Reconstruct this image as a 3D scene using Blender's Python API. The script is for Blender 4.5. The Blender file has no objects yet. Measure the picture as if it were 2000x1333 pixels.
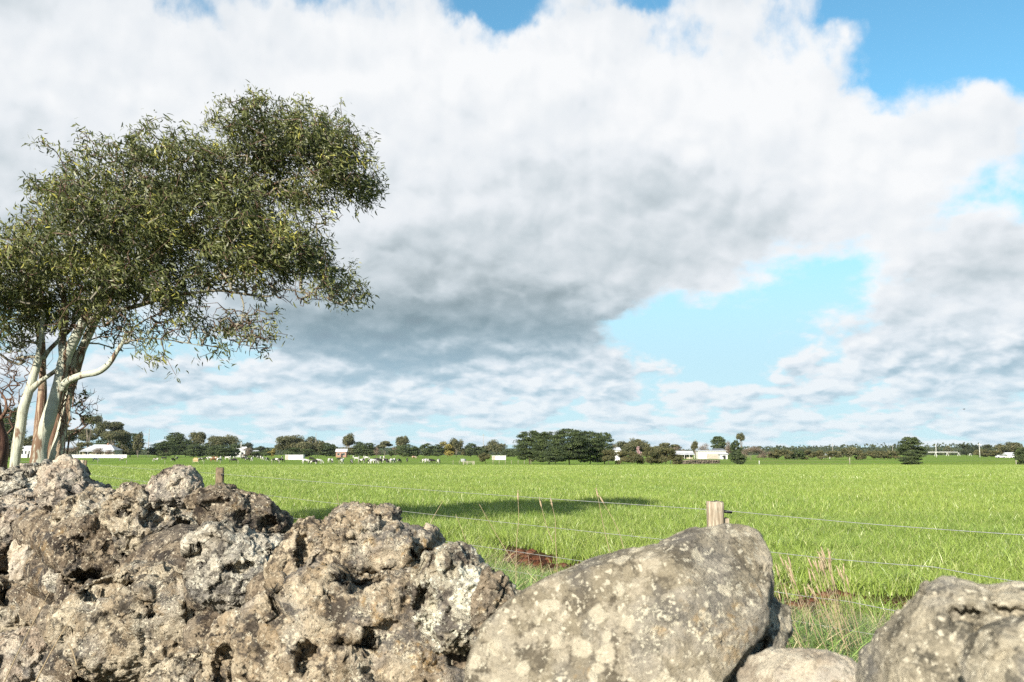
import bpy, bmesh, math, random
import numpy as np
from mathutils import Vector
R = math.radians
C = bpy.context.scene
COL = C.collection
rng = np.random.default_rng(11)
random.seed(11)

# ------------------------------------------------------------------ camera
F = 1732.0            # focal length in pixels of a 2000 pixel wide frame
CAMH = 1.65
HOR = 888.0
PITCH = math.atan((HOR - 666.5) / F)
cam_d = bpy.data.cameras.new('camera'); cam = bpy.data.objects.new('camera', cam_d); COL.objects.link(cam)
cam.location = (0, 0, CAMH); cam.rotation_euler = (math.pi / 2 + PITCH, 0, 0)
cam_d.sensor_width = 36; cam_d.lens = 36 * F / 2000.0
cam_d.clip_start = 0.05; cam_d.clip_end = 20000
cam_d.dof.use_dof = True; cam_d.dof.focus_distance = 9.0; cam_d.dof.aperture_fstop = 8.0
C.camera = cam
CF = np.array([0, math.cos(PITCH), math.sin(PITCH)]); CU = np.array([0, -math.sin(PITCH), math.cos(PITCH)]); CR = np.array([1., 0, 0])

def P(px, py, Y):
    """the point at distance Y (metres along +Y) seen towards the photo's pixel px, py"""
    d = CR * (px - 1000) / F + CU * (666.5 - py) / F + CF
    return np.array([0, 0, CAMH]) + d * (Y / d[1])

# ------------------------------------------------------------------ light
SUN_EL = 24.0
SUN_AZ = 27.5          # the light travels this many degrees to the right of straight ahead
sd = np.array([-math.sin(R(SUN_AZ)) * math.cos(R(SUN_EL)), -math.cos(R(SUN_AZ)) * math.cos(R(SUN_EL)), math.sin(R(SUN_EL))])
sl = bpy.data.lights.new('sun', 'SUN'); sl.energy = 5.0; sl.angle = R(0.53); sl.color = (1.0, 0.93, 0.82)
so = bpy.data.objects.new('sun', sl); COL.objects.link(so)
so.rotation_euler = Vector(sd).to_track_quat('Z', 'Y').to_euler()
C.view_settings.view_transform = 'Standard'; C.view_settings.look = 'None'
C.view_settings.gamma = 1.0; C.view_settings.use_curve_mapping = False
EXPO = 1.0
C.view_settings.exposure = EXPO
C.render.engine = 'CYCLES'
C.cycles.max_bounces = 6; C.cycles.diffuse_bounces = 3; C.cycles.glossy_bounces = 2
C.cycles.transmission_bounces = 4; C.cycles.transparent_max_bounces = 8
C.cycles.use_denoising = False
C.cycles.sample_clamp_indirect = 8

# ------------------------------------------------------------------ node helper
class NT:
    def __init__(s, tree): s.t = tree; s.n = tree.nodes; s.l = tree.links
    def new(s, typ, **kw):
        n = s.n.new(typ)
        for k, v in kw.items(): setattr(n, k, v)
        return n
    def put(s, sock, v):
        if v is None: return
        if isinstance(v, bpy.types.NodeSocket): s.l.new(v, sock)
        elif isinstance(v, (tuple, list)) and len(v) == 3 and len(getattr(sock, 'default_value', [0, 0, 0])) == 4: sock.default_value = (*v, 1)
        else: sock.default_value = v
    def m(s, op, a, b=None, c=None, clamp=False):
        n = s.new('ShaderNodeMath', operation=op); n.use_clamp = clamp
        for i, v in enumerate((a, b, c)): s.put(n.inputs[i], v)
        return n.outputs[0]
    def v(s, op, a, b=None, scale=None):
        n = s.new('ShaderNodeVectorMath', operation=op)
        s.put(n.inputs[0], a)
        if b is not None: s.put(n.inputs[1], b)
        if scale is not None: s.put(n.inputs['Scale'], scale)
        return n.outputs['Value'] if op in ('LENGTH', 'DOT_PRODUCT', 'DISTANCE') else n.outputs[0]
    def mix(s, f, a, b, blend='MIX'):
        n = s.new('ShaderNodeMix', data_type='RGBA', blend_type=blend)
        s.put(n.inputs[0], f); s.put(n.inputs[6], a); s.put(n.inputs[7], b)
        return n.outputs[2]
    def mixf(s, f, a, b):
        n = s.new('ShaderNodeMix', data_type='FLOAT')
        s.put(n.inputs[0], f); s.put(n.inputs[2], a); s.put(n.inputs[3], b)
        return n.outputs[0]
    def noise(s, vec, scale, detail=4, rough=0.5, dist=0.0, col=False, lac=2.0):
        n = s.new('ShaderNodeTexNoise'); s.put(n.inputs['Vector'], vec)
        n.inputs['Scale'].default_value = scale; n.inputs['Detail'].default_value = detail
        n.inputs['Roughness'].default_value = rough; n.inputs['Distortion'].default_value = dist; n.inputs['Lacunarity'].default_value = lac
        return n.outputs[1 if col else 0]
    def vor(s, vec, scale, feature='F1', out='Distance', rnd=1.0):
        n = s.new('ShaderNodeTexVoronoi', feature=feature); s.put(n.inputs['Vector'], vec)
        n.inputs['Scale'].default_value = scale; n.inputs['Randomness'].default_value = rnd
        return n.outputs[out]
    def ss(s, x, a, b, lo=0.0, hi=1.0):
        n = s.new('ShaderNodeMapRange', interpolation_type='SMOOTHSTEP')
        s.put(n.inputs['Value'], x); s.put(n.inputs['From Min'], a); s.put(n.inputs['From Max'], b)
        n.inputs['To Min'].default_value = lo; n.inputs['To Max'].default_value = hi
        return n.outputs[0]
    def lin(s, x, a, b, lo=0.0, hi=1.0):
        n = s.new('ShaderNodeMapRange'); s.put(n.inputs['Value'], x)
        n.inputs['From Min'].default_value = a; n.inputs['From Max'].default_value = b
        n.inputs['To Min'].default_value = lo; n.inputs['To Max'].default_value = hi
        return n.outputs[0]
    def xyz(s, vec):
        n = s.new('ShaderNodeSeparateXYZ'); s.put(n.inputs[0], vec); return n.outputs
    def comb(s, x, y, z):
        n = s.new('ShaderNodeCombineXYZ')
        for i, q in enumerate((x, y, z)): s.put(n.inputs[i], q)
        return n.outputs[0]

def material(name):
    m = bpy.data.materials.new(name); m.use_nodes = True
    m.node_tree.nodes.clear(); t = NT(m.node_tree)
    return m, t
def finish(t, shader, disp=None):
    o = t.new('ShaderNodeOutputMaterial'); t.l.new(shader, o.inputs['Surface'])
def bsdf(t, col, rough=0.8, normal=None, spec=0.3, metallic=0.0):
    b = t.new('ShaderNodeBsdfPrincipled'); t.put(b.inputs['Base Color'], col); t.put(b.inputs['Roughness'], rough)
    b.inputs['Specular IOR Level'].default_value = spec; b.inputs['Metallic'].default_value = metallic
    if normal is not None: t.l.new(normal, b.inputs['Normal'])
    return b.outputs[0]
def bump(t, h, dist=0.01, strength=1.0, normal=None):
    b = t.new('ShaderNodeBump'); t.put(b.inputs['Height'], h)
    b.inputs['Distance'].default_value = dist; b.inputs['Strength'].default_value = strength
    if normal is not None: t.l.new(normal, b.inputs['Normal'])
    return b.outputs[0]

# ------------------------------------------------------------------ world: physical sky and a cloud layer
w = bpy.data.worlds.new('World'); C.world = w; w.use_nodes = True
w.node_tree.nodes.clear(); t = NT(w.node_tree)
sky = t.new('ShaderNodeTexSky', sky_type='NISHITA'); sky.sun_disc = False
sky.sun_elevation = R(SUN_EL); sky.sun_rotation = math.atan2(sd[0], sd[1])
sky.air_density = 1.0; sky.dust_density = 0.6; sky.ozone_density = 1.6
SKY_STRENGTH = 0.1
tc = t.new('ShaderNodeTexCoord'); dirv = tc.outputs['Generated']
x, y, z = t.xyz(dirv)[0:3]
# what the cloud layer looks like round the compass: cover and brightness by azimuth (31 columns) and elevation (18 rows)
DENS = """9998852766777612674367753111112
9999975888887775788766776411111
9999999999889899988777765311111
9999999999999999999999876314653
9999999999999999999999998625776
9999999999999999999999999988888
9999999999999999999999999988876
9999999999999999999999999997655
9999999999999999999999999987654
9999999999999999999999999887778
9999999999999999999999865468999
9999999999999999999998621268999
5665568999999999999631111268999
4554334799999999972111125678999
6654333148999999856611127889998
6778899687888888888647467665567
6556676566676665766665666666656
5545555545554455554555455555545""".split('\n')
SHAD = """6777776777777777777777777777777
7888888888888888888888888877777
8888888888889999998888888888777
8888888889999999999999998888888
7888888888888888889999999988888
7788888888888888888888889998888
6778888888888877777788889999888
6667788888877777666667788899888
6666677788777777666666778888888
6666677777776666666666667788777
6666666666665556666667777887766
6666666655555555566667788887666
6666665543333333345567888777777
7777766542122222234678888776777
7777777764212345666888888777766
6766666688666678877788777777666
7777777787777788777888788877777
7777777777777777777777777777777""".split('\n')
for rr in DENS + SHAD: assert len(rr) == 31, rr
D0 = np.array([[int(c) for c in r] for r in DENS]) / 9.0
S0 = np.array([[int(c) for c in r] for r in SHAD]) / 9.0
def sample(tab, px, py):
    u = min(max(px / 2000 * 30, 0), 29.999); v = min(max(py / 50.0, 0), 16.999)
    i, j = int(u), int(v); fu, fv = u - i, v - j
    return (tab[j, i] * (1 - fu) + tab[j, i + 1] * fu) * (1 - fv) + (tab[j + 1, i] * (1 - fu) + tab[j + 1, i + 1] * fu) * fv
AZ = np.linspace(-32, 32, 32); EL = np.linspace(0.5, 29.5, 20)
def project(az, el):
    d = np.array([math.sin(R(az)) * math.cos(R(el)), math.cos(R(az)) * math.cos(R(el)), math.sin(R(el))])
    zf = d @ CF
    return 1000 + F * (d @ CR) / zf, 666.5 - F * (d @ CU) / zf
az = t.m('MULTIPLY', t.m('ARCTAN2', x, y), 180 / math.pi)
el = t.m('MULTIPLY', t.m('ARCSINE', z), 180 / math.pi)
# cloud layer coordinates: an almost flat deck seen in perspective
elc = t.m('MAXIMUM', el, 0.0)
cu = t.m('MULTIPLY', az, 0.13)
cv = t.m('MULTIPLY', t.m('LOGARITHM', t.m('ADD', elc, 5.0), math.e), 3.2)
deck = t.comb(cu, cv, 3.7)
warp = t.v('SUBTRACT', t.noise(deck, 0.9, 3, 0.55, col=True), (0.5, 0.5, 0.5))
ws = t.xyz(warp)
warp2 = t.v('SUBTRACT', t.noise(deck, 3.6, 5, 0.6, col=True), (0.5, 0.5, 0.5)); ws2 = t.xyz(warp2)
elfac = t.lin(el, 0, 25, 0.35, 1.0)
az2 = t.m('ADD', az, t.m('ADD', t.m('MULTIPLY', ws[0], 4.0), t.m('MULTIPLY', ws2[0], 2.6)))
el2 = t.m('ADD', el, t.m('MULTIPLY', t.m('ADD', t.m('MULTIPLY', ws[1], 3.2), t.m('MULTIPLY', ws2[1], 2.4)), elfac))
azn = t.lin(az2, AZ[0], AZ[-1])
acc = None
de = EL[1] - EL[0]
for k, e in enumerate(EL):
    r = t.new('ShaderNodeValToRGB'); cr = r.color_ramp; cr.interpolation = 'B_SPLINE'
    vals = []
    for a in AZ:
        px, py = project(a, e); vals.append((sample(D0, px, py), sample(S0, px, py)))
    while len(cr.elements) < 32: cr.elements.new(0.5)
    for i in range(32):
        cr.elements[i].position = i / 31.0
    for i in range(32):
        cr.elements[i].color = (vals[i][0], vals[i][1], 0, 1)
    t.l.new(azn, r.inputs[0])
    dd = t.m('DIVIDE', t.m('SUBTRACT', el2, float(e)), float(de))
    if k == 0: dd = t.m('MAXIMUM', dd, 0.0)
    if k == len(EL) - 1: dd = t.m('MINIMUM', dd, 0.0)
    wgt = t.m('MAXIMUM', t.m('SUBTRACT', 1.0, t.m('ABSOLUTE', dd)), 0.0)
    wgt = t.m('MULTIPLY', t.m('MULTIPLY', wgt, wgt), t.m('SUBTRACT', 3.0, t.m('MULTIPLY', wgt, 2.0)))
    q = t.v('SCALE', r.outputs[0], scale=wgt)
    acc = q if acc is None else t.v('ADD', acc, q)
dens, shade = t.xyz(acc)[0:2]
def warpf(vec): return t.v('SCALE', t.v('SUBTRACT', t.noise(vec, 2.0, 3, 0.5, col=True), (0.5, 0.5, 0.5)), scale=0.45)
def billow(vec, wpv, det=6):
    wb = t.v('ADD', vec, wpv)
    n = t.new('ShaderNodeTexVoronoi', feature='SMOOTH_F1', voronoi_dimensions='2D'); t.l.new(wb, n.inputs['Vector'])
    n.inputs['Scale'].default_value = 1.7; n.inputs['Detail'].default_value = 3.0 if det > 5 else 2.0; n.inputs['Roughness'].default_value = 0.55
    n.inputs['Lacunarity'].default_value = 2.1; n.inputs['Smoothness'].default_value = 0.6; n.normalize = True
    return t.m('ADD', t.m('MULTIPLY', t.m('SUBTRACT', 0.42, n.outputs['Distance']), 0.9), t.m('SUBTRACT', t.noise(vec, 1.3, det, 0.55), 0.5))
dk2 = t.v('ADD', t.v('MULTIPLY', deck, (1.7, 1.45, 1.0)), (5.0, 3.0, 0.0))
lowl = t.ss(el, 11.0, 5.0)
wh_, wl_ = warpf(deck), warpf(dk2)
fh = billow(deck, wh_, 4); fh2 = billow(t.v('ADD', deck, (-0.07, 0.13, 0.0)), wh_, 4)
fl = billow(dk2, wl_, 4); fl2 = billow(t.v('ADD', dk2, (-0.06, 0.20, 0.0)), wl_, 4)
f = t.m('SUBTRACT', t.mixf(lowl, fh, fl), 0.13); f2 = t.m('SUBTRACT', t.mixf(lowl, fh2, fl2), 0.13)
fine = t.m('SUBTRACT', t.noise(deck, 14.0, 5, 0.62), 0.5)
dn = t.m('ADD', t.m('ADD', dens, t.m('MULTIPLY', fine, 0.22)), t.m('MULTIPLY', f, t.lin(el, 2, 12, 1.5, 0.78)))
alpha = t.ss(dn, t.lin(el, 12, 20, 0.34, 0.38), t.lin(el, 4, 12, 0.60, 0.76))
lit = t.m('SUBTRACT', f, f2)                       # the sunward side of each billow is brighter
sh = t.m('ADD', shade, t.m('MULTIPLY', lit, t.lin(el, 4, 12, 1.5, 0.55)))
sh = t.m('ADD', sh, t.m('MULTIPLY', f, -0.08))
edge = t.m('SUBTRACT', 1.0, t.ss(dn, 0.42, 0.85))
sh = t.m('ADD', sh, t.m('MULTIPLY', edge, 0.16), clamp=True)
K = 2 ** (-EXPO)
crp = t.new('ShaderNodeValToRGB'); e = crp.color_ramp.elements
e[0].position = 0.0; e[0].color = (0.15 * K, 0.175 * K, 0.19 * K, 1)
e[1].position = 1.0; e[1].color = (0.95 * K, 0.965 * K, 0.98 * K, 1)
for pos, c in ((0.20, (0.21, 0.275, 0.30)), (0.42, (0.385, 0.46, 0.50)), (0.60, (0.60, 0.67, 0.715)), (0.80, (0.82, 0.86, 0.90))):
    q = crp.color_ramp.elements.new(pos); q.color = (c[0] * K, c[1] * K, c[2] * K, 1)
t.l.new(sh, crp.inputs[0])
low = t.ss(el, 12.0, 2.0)
cloud = t.mix(t.m('MULTIPLY', low, t.m('MULTIPLY', t.m('SUBTRACT', 1.25, sh), 0.75)), crp.outputs[0], (0.46 * K, 0.68 * K, 0.84 * K))
skc = t.v('SCALE', sky.outputs[0], scale=SKY_STRENGTH)
skc = t.mix(1.0, skc, t.mix(t.ss(el, 14.0, 1.0), (0.60, 1.00, 1.0), (0.86, 0.93, 0.97)), 'MULTIPLY')
skc = t.mix(t.ss(el, 19.0, 5.0, 0.0, 0.9), skc, (0.53 * K, 0.79 * K, 0.91 * K))
alpha = t.m('MULTIPLY', alpha, t.lin(el, 0, 6, 0.8, 1.0))
final = t.mix(alpha, skc, cloud)
bg = t.new('ShaderNodeBackground'); t.l.new(final, bg.inputs[0]); bg.inputs[1].default_value = 1.0
wo = t.new('ShaderNodeOutputWorld'); t.l.new(bg.outputs[0], wo.inputs[0])
w.cycles.sampling_method = 'MANUAL'; w.cycles.sample_map_resolution = 512

# ------------------------------------------------------------------ object helpers
def tag(o, label=None, cat=None, group=None, kind=None):
    if label: o['label'] = label
    if cat: o['category'] = cat
    if group: o['group'] = group
    if kind: o['kind'] = kind
    return o
def empty(name, loc=(0, 0, 0), rz=0, **kw):
    o = bpy.data.objects.new(name, None); COL.objects.link(o)
    o.location = tuple(float(q) for q in loc); o.rotation_euler = (0, 0, rz)
    o.empty_display_size = 0.3
    return tag(o, **kw)
def mesh_np(name, V, faces, mat, parent=None, attrs=None, smooth=True, link=True):
    """faces: list of int arrays of shape (n, k)"""
    me = bpy.data.meshes.new(name)
    V = np.asarray(V, dtype=np.float32)
    faces = [np.asarray(f, dtype=np.int32) for f in faces if len(f)]
    loops = np.concatenate([f.ravel() for f in faces]); sizes = np.concatenate([np.full(len(f), f.shape[1], dtype=np.int32) for f in faces])
    me.vertices.add(len(V)); me.vertices.foreach_set('co', V.ravel())
    me.loops.add(len(loops)); me.loops.foreach_set('vertex_index', loops)
    me.polygons.add(len(sizes)); st = np.zeros(len(sizes), dtype=np.int32); st[1:] = np.cumsum(sizes)[:-1]
    me.polygons.foreach_set('loop_start', st); me.polygons.foreach_set('loop_total', sizes)
    me.polygons.foreach_set('use_smooth', np.full(len(sizes), smooth))
    me.update(calc_edges=True)
    for k, a in (attrs or {}).items():
        at = me.attributes.new(k, 'FLOAT', 'POINT'); at.data.foreach_set('value', np.asarray(a, dtype=np.float32))
    if mat: me.materials.append(mat)
    o = bpy.data.objects.new(name, me)
    if link: COL.objects.link(o)
    if parent: o.parent = parent
    return o
class MB:
    """collects boxes, prisms and tubes into one mesh"""
    def __init__(s): s.v = []; s.f = []; s.n = 0
    def add(s, V, Fs):
        V = np.asarray(V, dtype=float); s.v.append(V)
        for f in Fs: s.f.append([i + s.n for i in f])
        s.n += len(V)
    def box(s, a, b, rz=0, org=(0, 0)):
        x0, y0, z0 = a; x1, y1, z1 = b
        V = np.array([[x0, y0, z0], [x1, y0, z0], [x1, y1, z0], [x0, y1, z0], [x0, y0, z1], [x1, y0, z1], [x1, y1, z1], [x0, y1, z1]], float)
        s.add(V, [(0, 3, 2, 1), (4, 5, 6, 7), (0, 1, 5, 4), (1, 2, 6, 5), (2, 3, 7, 6), (3, 0, 4, 7)])
    def tube(s, pts, rad, n=8, cap=True):
        V, Fq, caps = tube(np.asarray(pts, float), rad, n)
        s.add(V, [tuple(q) for q in Fq] + ([tuple(c) for c in caps] if cap else []))
    def build(s, name, mat, parent=None, smooth=False):
        me = bpy.data.meshes.new(name); me.from_pydata(np.concatenate(s.v).tolist(), [], s.f); me.update()
        if smooth: me.polygons.foreach_set('use_smooth', [True] * len(me.polygons))
        me.materials.append(mat)
        o = bpy.data.objects.new(name, me); COL.objects.link(o)
        if parent: o.parent = parent
        return o
def tube(pts, rad, n=8):
    m = len(pts); rad = np.broadcast_to(np.asarray(rad, float), (m,))
    tan = np.gradient(pts, axis=0); tan /= np.linalg.norm(tan, axis=1, keepdims=True) + 1e-9
    ref = np.array([0, 0, 1.0]) if abs(tan[0][2]) < 0.9 else np.array([1.0, 0, 0])
    V = []; u = np.cross(tan[0], ref); u /= np.linalg.norm(u)
    ang = np.arange(n) * 2 * math.pi / n
    for i in range(m):
        u = u - tan[i] * (u @ tan[i]); u /= np.linalg.norm(u) + 1e-9; v = np.cross(tan[i], u)
        V.append(pts[i] + rad[i] * (np.outer(np.cos(ang), u) + np.outer(np.sin(ang), v)))
    V = np.concatenate(V); Q = []
    for i in range(m - 1):
        for k in range(n):
            a = i * n + k; b = i * n + (k + 1) % n; Q.append((a, b, b + n, a + n))
    return V, np.array(Q), [tuple(range(n))[::-1], tuple(range((m - 1) * n, m * n))]
def smooth_line(pts, k=6):
    """catmull-rom through points (any dimension)"""
    p = np.asarray(pts, float); p = np.vstack([2 * p[0] - p[1], p, 2 * p[-1] - p[-2]]); out = []
    for i in range(1, len(p) - 2):
        for s in np.linspace(0, 1, k, endpoint=False):
            a, b, c, d = p[i - 1], p[i], p[i + 1], p[i + 2]
            out.append(0.5 * (2 * b + (c - a) * s + (2 * a - 5 * b + 4 * c - d) * s * s + (3 * b - 3 * c + d - a) * s ** 3))
    out.append(p[-2]); return np.array(out)

# numpy gradient noise
def _hash(ix, iy, iz, seed):
    h = (ix.astype(np.int64) * 374761393 + iy.astype(np.int64) * 668265263 + iz.astype(np.int64) * 2147483647 + seed * 974634777) & 0xffffffff
    h = ((h ^ (h >> 13)) * 1274126177) & 0xffffffff
    h = ((h ^ (h >> 16)) * 2246822519) & 0xffffffff
    return (h ^ (h >> 15)) & 0xffffffff
def noise3(p, seed=0):
    i = np.floor(p).astype(np.int64); f = p - i; u = f * f * f * (f * (f * 6 - 15) + 10); out = 0
    for dx in (0, 1):
        for dy in (0, 1):
            for dz in (0, 1):
                h = _hash(i[:, 0] + dx, i[:, 1] + dy, i[:, 2] + dz, seed)
                g = np.stack([(h & 1023) / 511.5 - 1, ((h >> 10) & 1023) / 511.5 - 1, ((h >> 20) & 1023) / 511.5 - 1], 1)
                wgt = (u[:, 0] if dx else 1 - u[:, 0]) * (u[:, 1] if dy else 1 - u[:, 1]) * (u[:, 2] if dz else 1 - u[:, 2])
                out = out + wgt * ((f - np.array([dx, dy, dz])) * g).sum(1)
    return out
def fbm(p, octv=4, seed=0, gain=0.5, ridge=False):
    a = 1.0; s = 0; tot = 0
    for k in range(octv):
        n = noise3(p * 2 ** k + 17.3 * k, seed + k)
        if ridge: n = 0.5 - 2 * np.abs(n)
        s = s + a * n; tot += a; a *= gain
    return s / tot
def worley(p, seed=0):
    i = np.floor(p).astype(np.int64); f = p - i
    d1 = np.full(len(p), 9.0); d2 = np.full(len(p), 9.0)
    for dx in (-1, 0, 1):
        for dy in (-1, 0, 1):
            for dz in (-1, 0, 1):
                h = _hash(i[:, 0] + dx, i[:, 1] + dy, i[:, 2] + dz, seed)
                q = np.stack([(h & 1023) / 1023. + dx, ((h >> 10) & 1023) / 1023. + dy, ((h >> 20) & 1023) / 1023. + dz], 1)
                d = np.sqrt(((q - f) ** 2).sum(1))
                nw = d < d1; d2 = np.where(nw, d1, np.minimum(d2, d)); d1 = np.where(nw, d, d1)
    return d1, d2

def blocks(p, seed=0, tilt=1.3):
    """broken blocks: each cell gets its own offset and tilt, with a step at the border"""
    i = np.floor(p).astype(np.int64); f = p - i; best = np.full(len(p), 9.0); val = np.zeros(len(p))
    for dx in (-1, 0, 1):
        for dy in (-1, 0, 1):
            for dz in (-1, 0, 1):
                h = _hash(i[:, 0] + dx, i[:, 1] + dy, i[:, 2] + dz, seed)
                q = np.stack([(h & 1023) / 1023. + dx, ((h >> 10) & 1023) / 1023. + dy, ((h >> 20) & 1023) / 1023. + dz], 1)
                dv = f - q; d = np.sqrt((dv ** 2).sum(1)); g = _hash(i[:, 0] + dx, i[:, 1] + dy, i[:, 2] + dz, seed + 77)
                gv = np.stack([(g & 1023) / 511.5 - 1, ((g >> 10) & 1023) / 511.5 - 1, ((g >> 20) & 1023) / 511.5 - 1], 1)
                v = ((g >> 5) & 1023) / 1023. - 0.5 + tilt * (dv * gv).sum(1)
                nw = d < best; best = np.where(nw, d, best); val = np.where(nw, v, val)
    return val

# ------------------------------------------------------------------ ground
_gy = np.array([-400, 30, 60, 120, 200, 300, 420, 600, 1000, 2000, 7000.]); _gz = np.array([0, 0, -.12, -.5, -.8, -.8, -.2, .3, .9, 1.25, 1.4])
def gz(x, y): return np.interp(y, _gy, _gz)
def depth_at(py):
    """distance at which the ground is seen at photo row py"""
    lo, hi = 3.0, 3000.0
    for _ in range(50):
        mid = (lo + hi) / 2
        if HOR + F * (CAMH - gz(0, mid)) / mid > py: lo = mid
        else: hi = mid
    return (lo + hi) / 2
# fence line: from (1.85, 8) towards (-5.6, 17)
FA = np.array([1.85, 8.0]); FD = np.array([-7.45, 9.0]); FD /= np.linalg.norm(FD); FN = np.array([FD[1], -FD[0]])   # FN points to the field side
if FN[1] < 0: FN = -FN
def fence_side(x, y): return (np.asarray(x) - FA[0]) * FN[0] + (np.asarray(y) - FA[1]) * FN[1]

def ground_material():
    m, t = material('field_ground')
    geo = t.new('ShaderNodeNewGeometry'); pos = geo.outputs['Position']; px, py, pz = t.xyz(pos)[0:3]
    side = t.m('ADD', t.m('MULTIPLY', t.m('SUBTRACT', px, FA[0]), FN[0]), t.m('MULTIPLY', t.m('SUBTRACT', py, FA[1]), FN[1]))
    n1 = t.noise(pos, 0.05, 5, 0.6); n2 = t.noise(pos, 1.2, 5, 0.65); n3 = t.noise(pos, 9, 4, 0.7); n4 = t.noise(pos, 0.012, 3, 0.5)
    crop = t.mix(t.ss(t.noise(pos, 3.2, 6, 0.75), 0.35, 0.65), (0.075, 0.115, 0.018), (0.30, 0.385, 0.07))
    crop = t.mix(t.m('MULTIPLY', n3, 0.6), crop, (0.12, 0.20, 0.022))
    past = t.mix(n1, (0.10, 0.175, 0.03), (0.17, 0.235, 0.04))
    past = t.mix(t.ss(n4, 0.45, 0.65), past, (0.15, 0.24, 0.035))
    dry = t.noise(t.v('MULTIPLY', pos, (0.004, 0.03, 1)), 1.0, 4, 0.6)
    past = t.mix(t.m('MULTIPLY', t.ss(dry, 0.55, 0.68), 0.55), past, (0.30, 0.27, 0.12))
    edge = t.m('ADD', py, t.m('MULTIPLY', t.m('SUBTRACT', n1, 0.5), 6))
    edge = t.m('SUBTRACT', edge, t.m('MULTIPLY', t.m('MAXIMUM', t.m('SUBTRACT', px, 60), 0.0), 1.1))
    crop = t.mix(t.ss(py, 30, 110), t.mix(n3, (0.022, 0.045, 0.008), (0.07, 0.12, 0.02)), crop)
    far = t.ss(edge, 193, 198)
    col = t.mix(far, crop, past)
    soil = t.mix(n3, (0.035, 0.014, 0.008), (0.12, 0.052, 0.03))
    soilm = t.m('SUBTRACT', 1.0, t.ss(t.m('ADD', side, t.m('MULTIPLY', n2, 1.0)), 3.6, 4.9))
    under = t.mix(n3, (0.02, 0.025, 0.010), (0.06, 0.055, 0.02))
    col = t.mix(soilm, col, soil)
    rank = t.m('SUBTRACT', 1.0, t.ss(t.m('ADD', side, t.m('MULTIPLY', n2, 0.8)), 0.2, 0.9))
    col = t.mix(rank, col, under)
    b = bump(t, t.m('ADD', n3, t.noise(pos, 30, 3, 0.6)), 0.08, 1.0)
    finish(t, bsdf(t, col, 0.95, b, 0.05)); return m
gx = np.sinh(np.linspace(-7.1, 7.1, 241)) * 5.6
gyv = np.concatenate([-np.sinh(np.linspace(4.6, 0.2, 20)) * 5, np.linspace(0, 40, 161), 40 + np.sinh(np.linspace(0.05, 7.1, 120)) * 6.2])
X, Y = np.meshgrid(gx, gyv); Z = gz(X, Y)
side = fence_side(X, Y); near = (Y > 2) & (Y < 45) & (np.abs(X) < 40)
pp = np.stack([X.ravel(), Y.ravel(), np.zeros(X.size)], 1)
rough = fbm(pp * 2.0, 3, 5).reshape(X.shape) * 0.10 * np.exp(-((side - 1.8) / 1.6) ** 2) * near
und = fbm(pp * 0.35, 3, 8).reshape(X.shape) * 0.06 * near
Zg = Z + rough + und
nx_, ny_ = len(gx), len(gyv); idx = np.arange(nx_ * ny_).reshape(ny_, nx_)
Fq = np.stack([idx[:-1, :-1].ravel(), idx[:-1, 1:].ravel(), idx[1:, 1:].ravel(), idx[1:, :-1].ravel()], 1)
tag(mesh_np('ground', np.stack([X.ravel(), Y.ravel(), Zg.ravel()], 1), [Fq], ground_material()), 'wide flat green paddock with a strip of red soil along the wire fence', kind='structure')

# distant hills: low rolling ridges
def hills(name, y0, depth, prof, mat, label):
    xs = np.array([p[0] for p in prof], float); hs = np.array([p[1] for p in prof], float)
    X = np.linspace(xs[0], xs[-1], 300); H = np.interp(X, xs, hs) * (1 + 0.10 * fbm(np.stack([X / 90, X * 0, X * 0], 1), 4, 3))
    V = []; rows = 9
    for k in range(rows):
        s = k / (rows - 1); h = math.sin(s * math.pi) ** 0.8
        yy = y0 + depth * s
        V.append(np.stack([X, np.full_like(X, yy), gz(X, yy) - 1.0 + (H + 1) * h + 0.6 * fbm(np.stack([X / 40, X * 0 + s * 9, X * 0], 1), 3, 6) * h], 1))
    V = np.concatenate(V); n = len(X); i = np.arange(rows * n).reshape(rows, n)
    Fq = np.stack([i[:-1, :-1].ravel(), i[:-1, 1:].ravel(), i[1:, 1:].ravel(), i[1:, :-1].ravel()], 1)
    o = mesh_np(name, V, [Fq], mat); tag(o, label, kind='structure')
def simple_mat(name, c1, c2=None, scale=3.0, rough=0.8, spec=0.2, detail=5, bumpd=0.0, metallic=0.0):
    m, t = material(name); tcn = t.new('ShaderNodeTexCoord'); v = tcn.outputs['Object']
    n = t.noise(v, scale, detail, 0.6); col = t.mix(t.ss(n, 0.3, 0.7), c1, c2 or c1)
    finish(t, bsdf(t, col, rough, bump(t, n, bumpd, 1.0) if bumpd else None, spec, metallic)); return m
hill_m = simple_mat('hill_woodland', (0.028, 0.045, 0.022), (0.06, 0.08, 0.03), 0.03, 1.0, 0.0)
hills('hills', 2600, 900, [(-3200, 22), (-1700, 20), (-1150, 17), (-700, 26), (-200, 22), (150, 20), (700, 15), (1000, 22), (1600, 26), (3000, 26)], hill_m, 'low dark wooded hills along the horizon')

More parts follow.
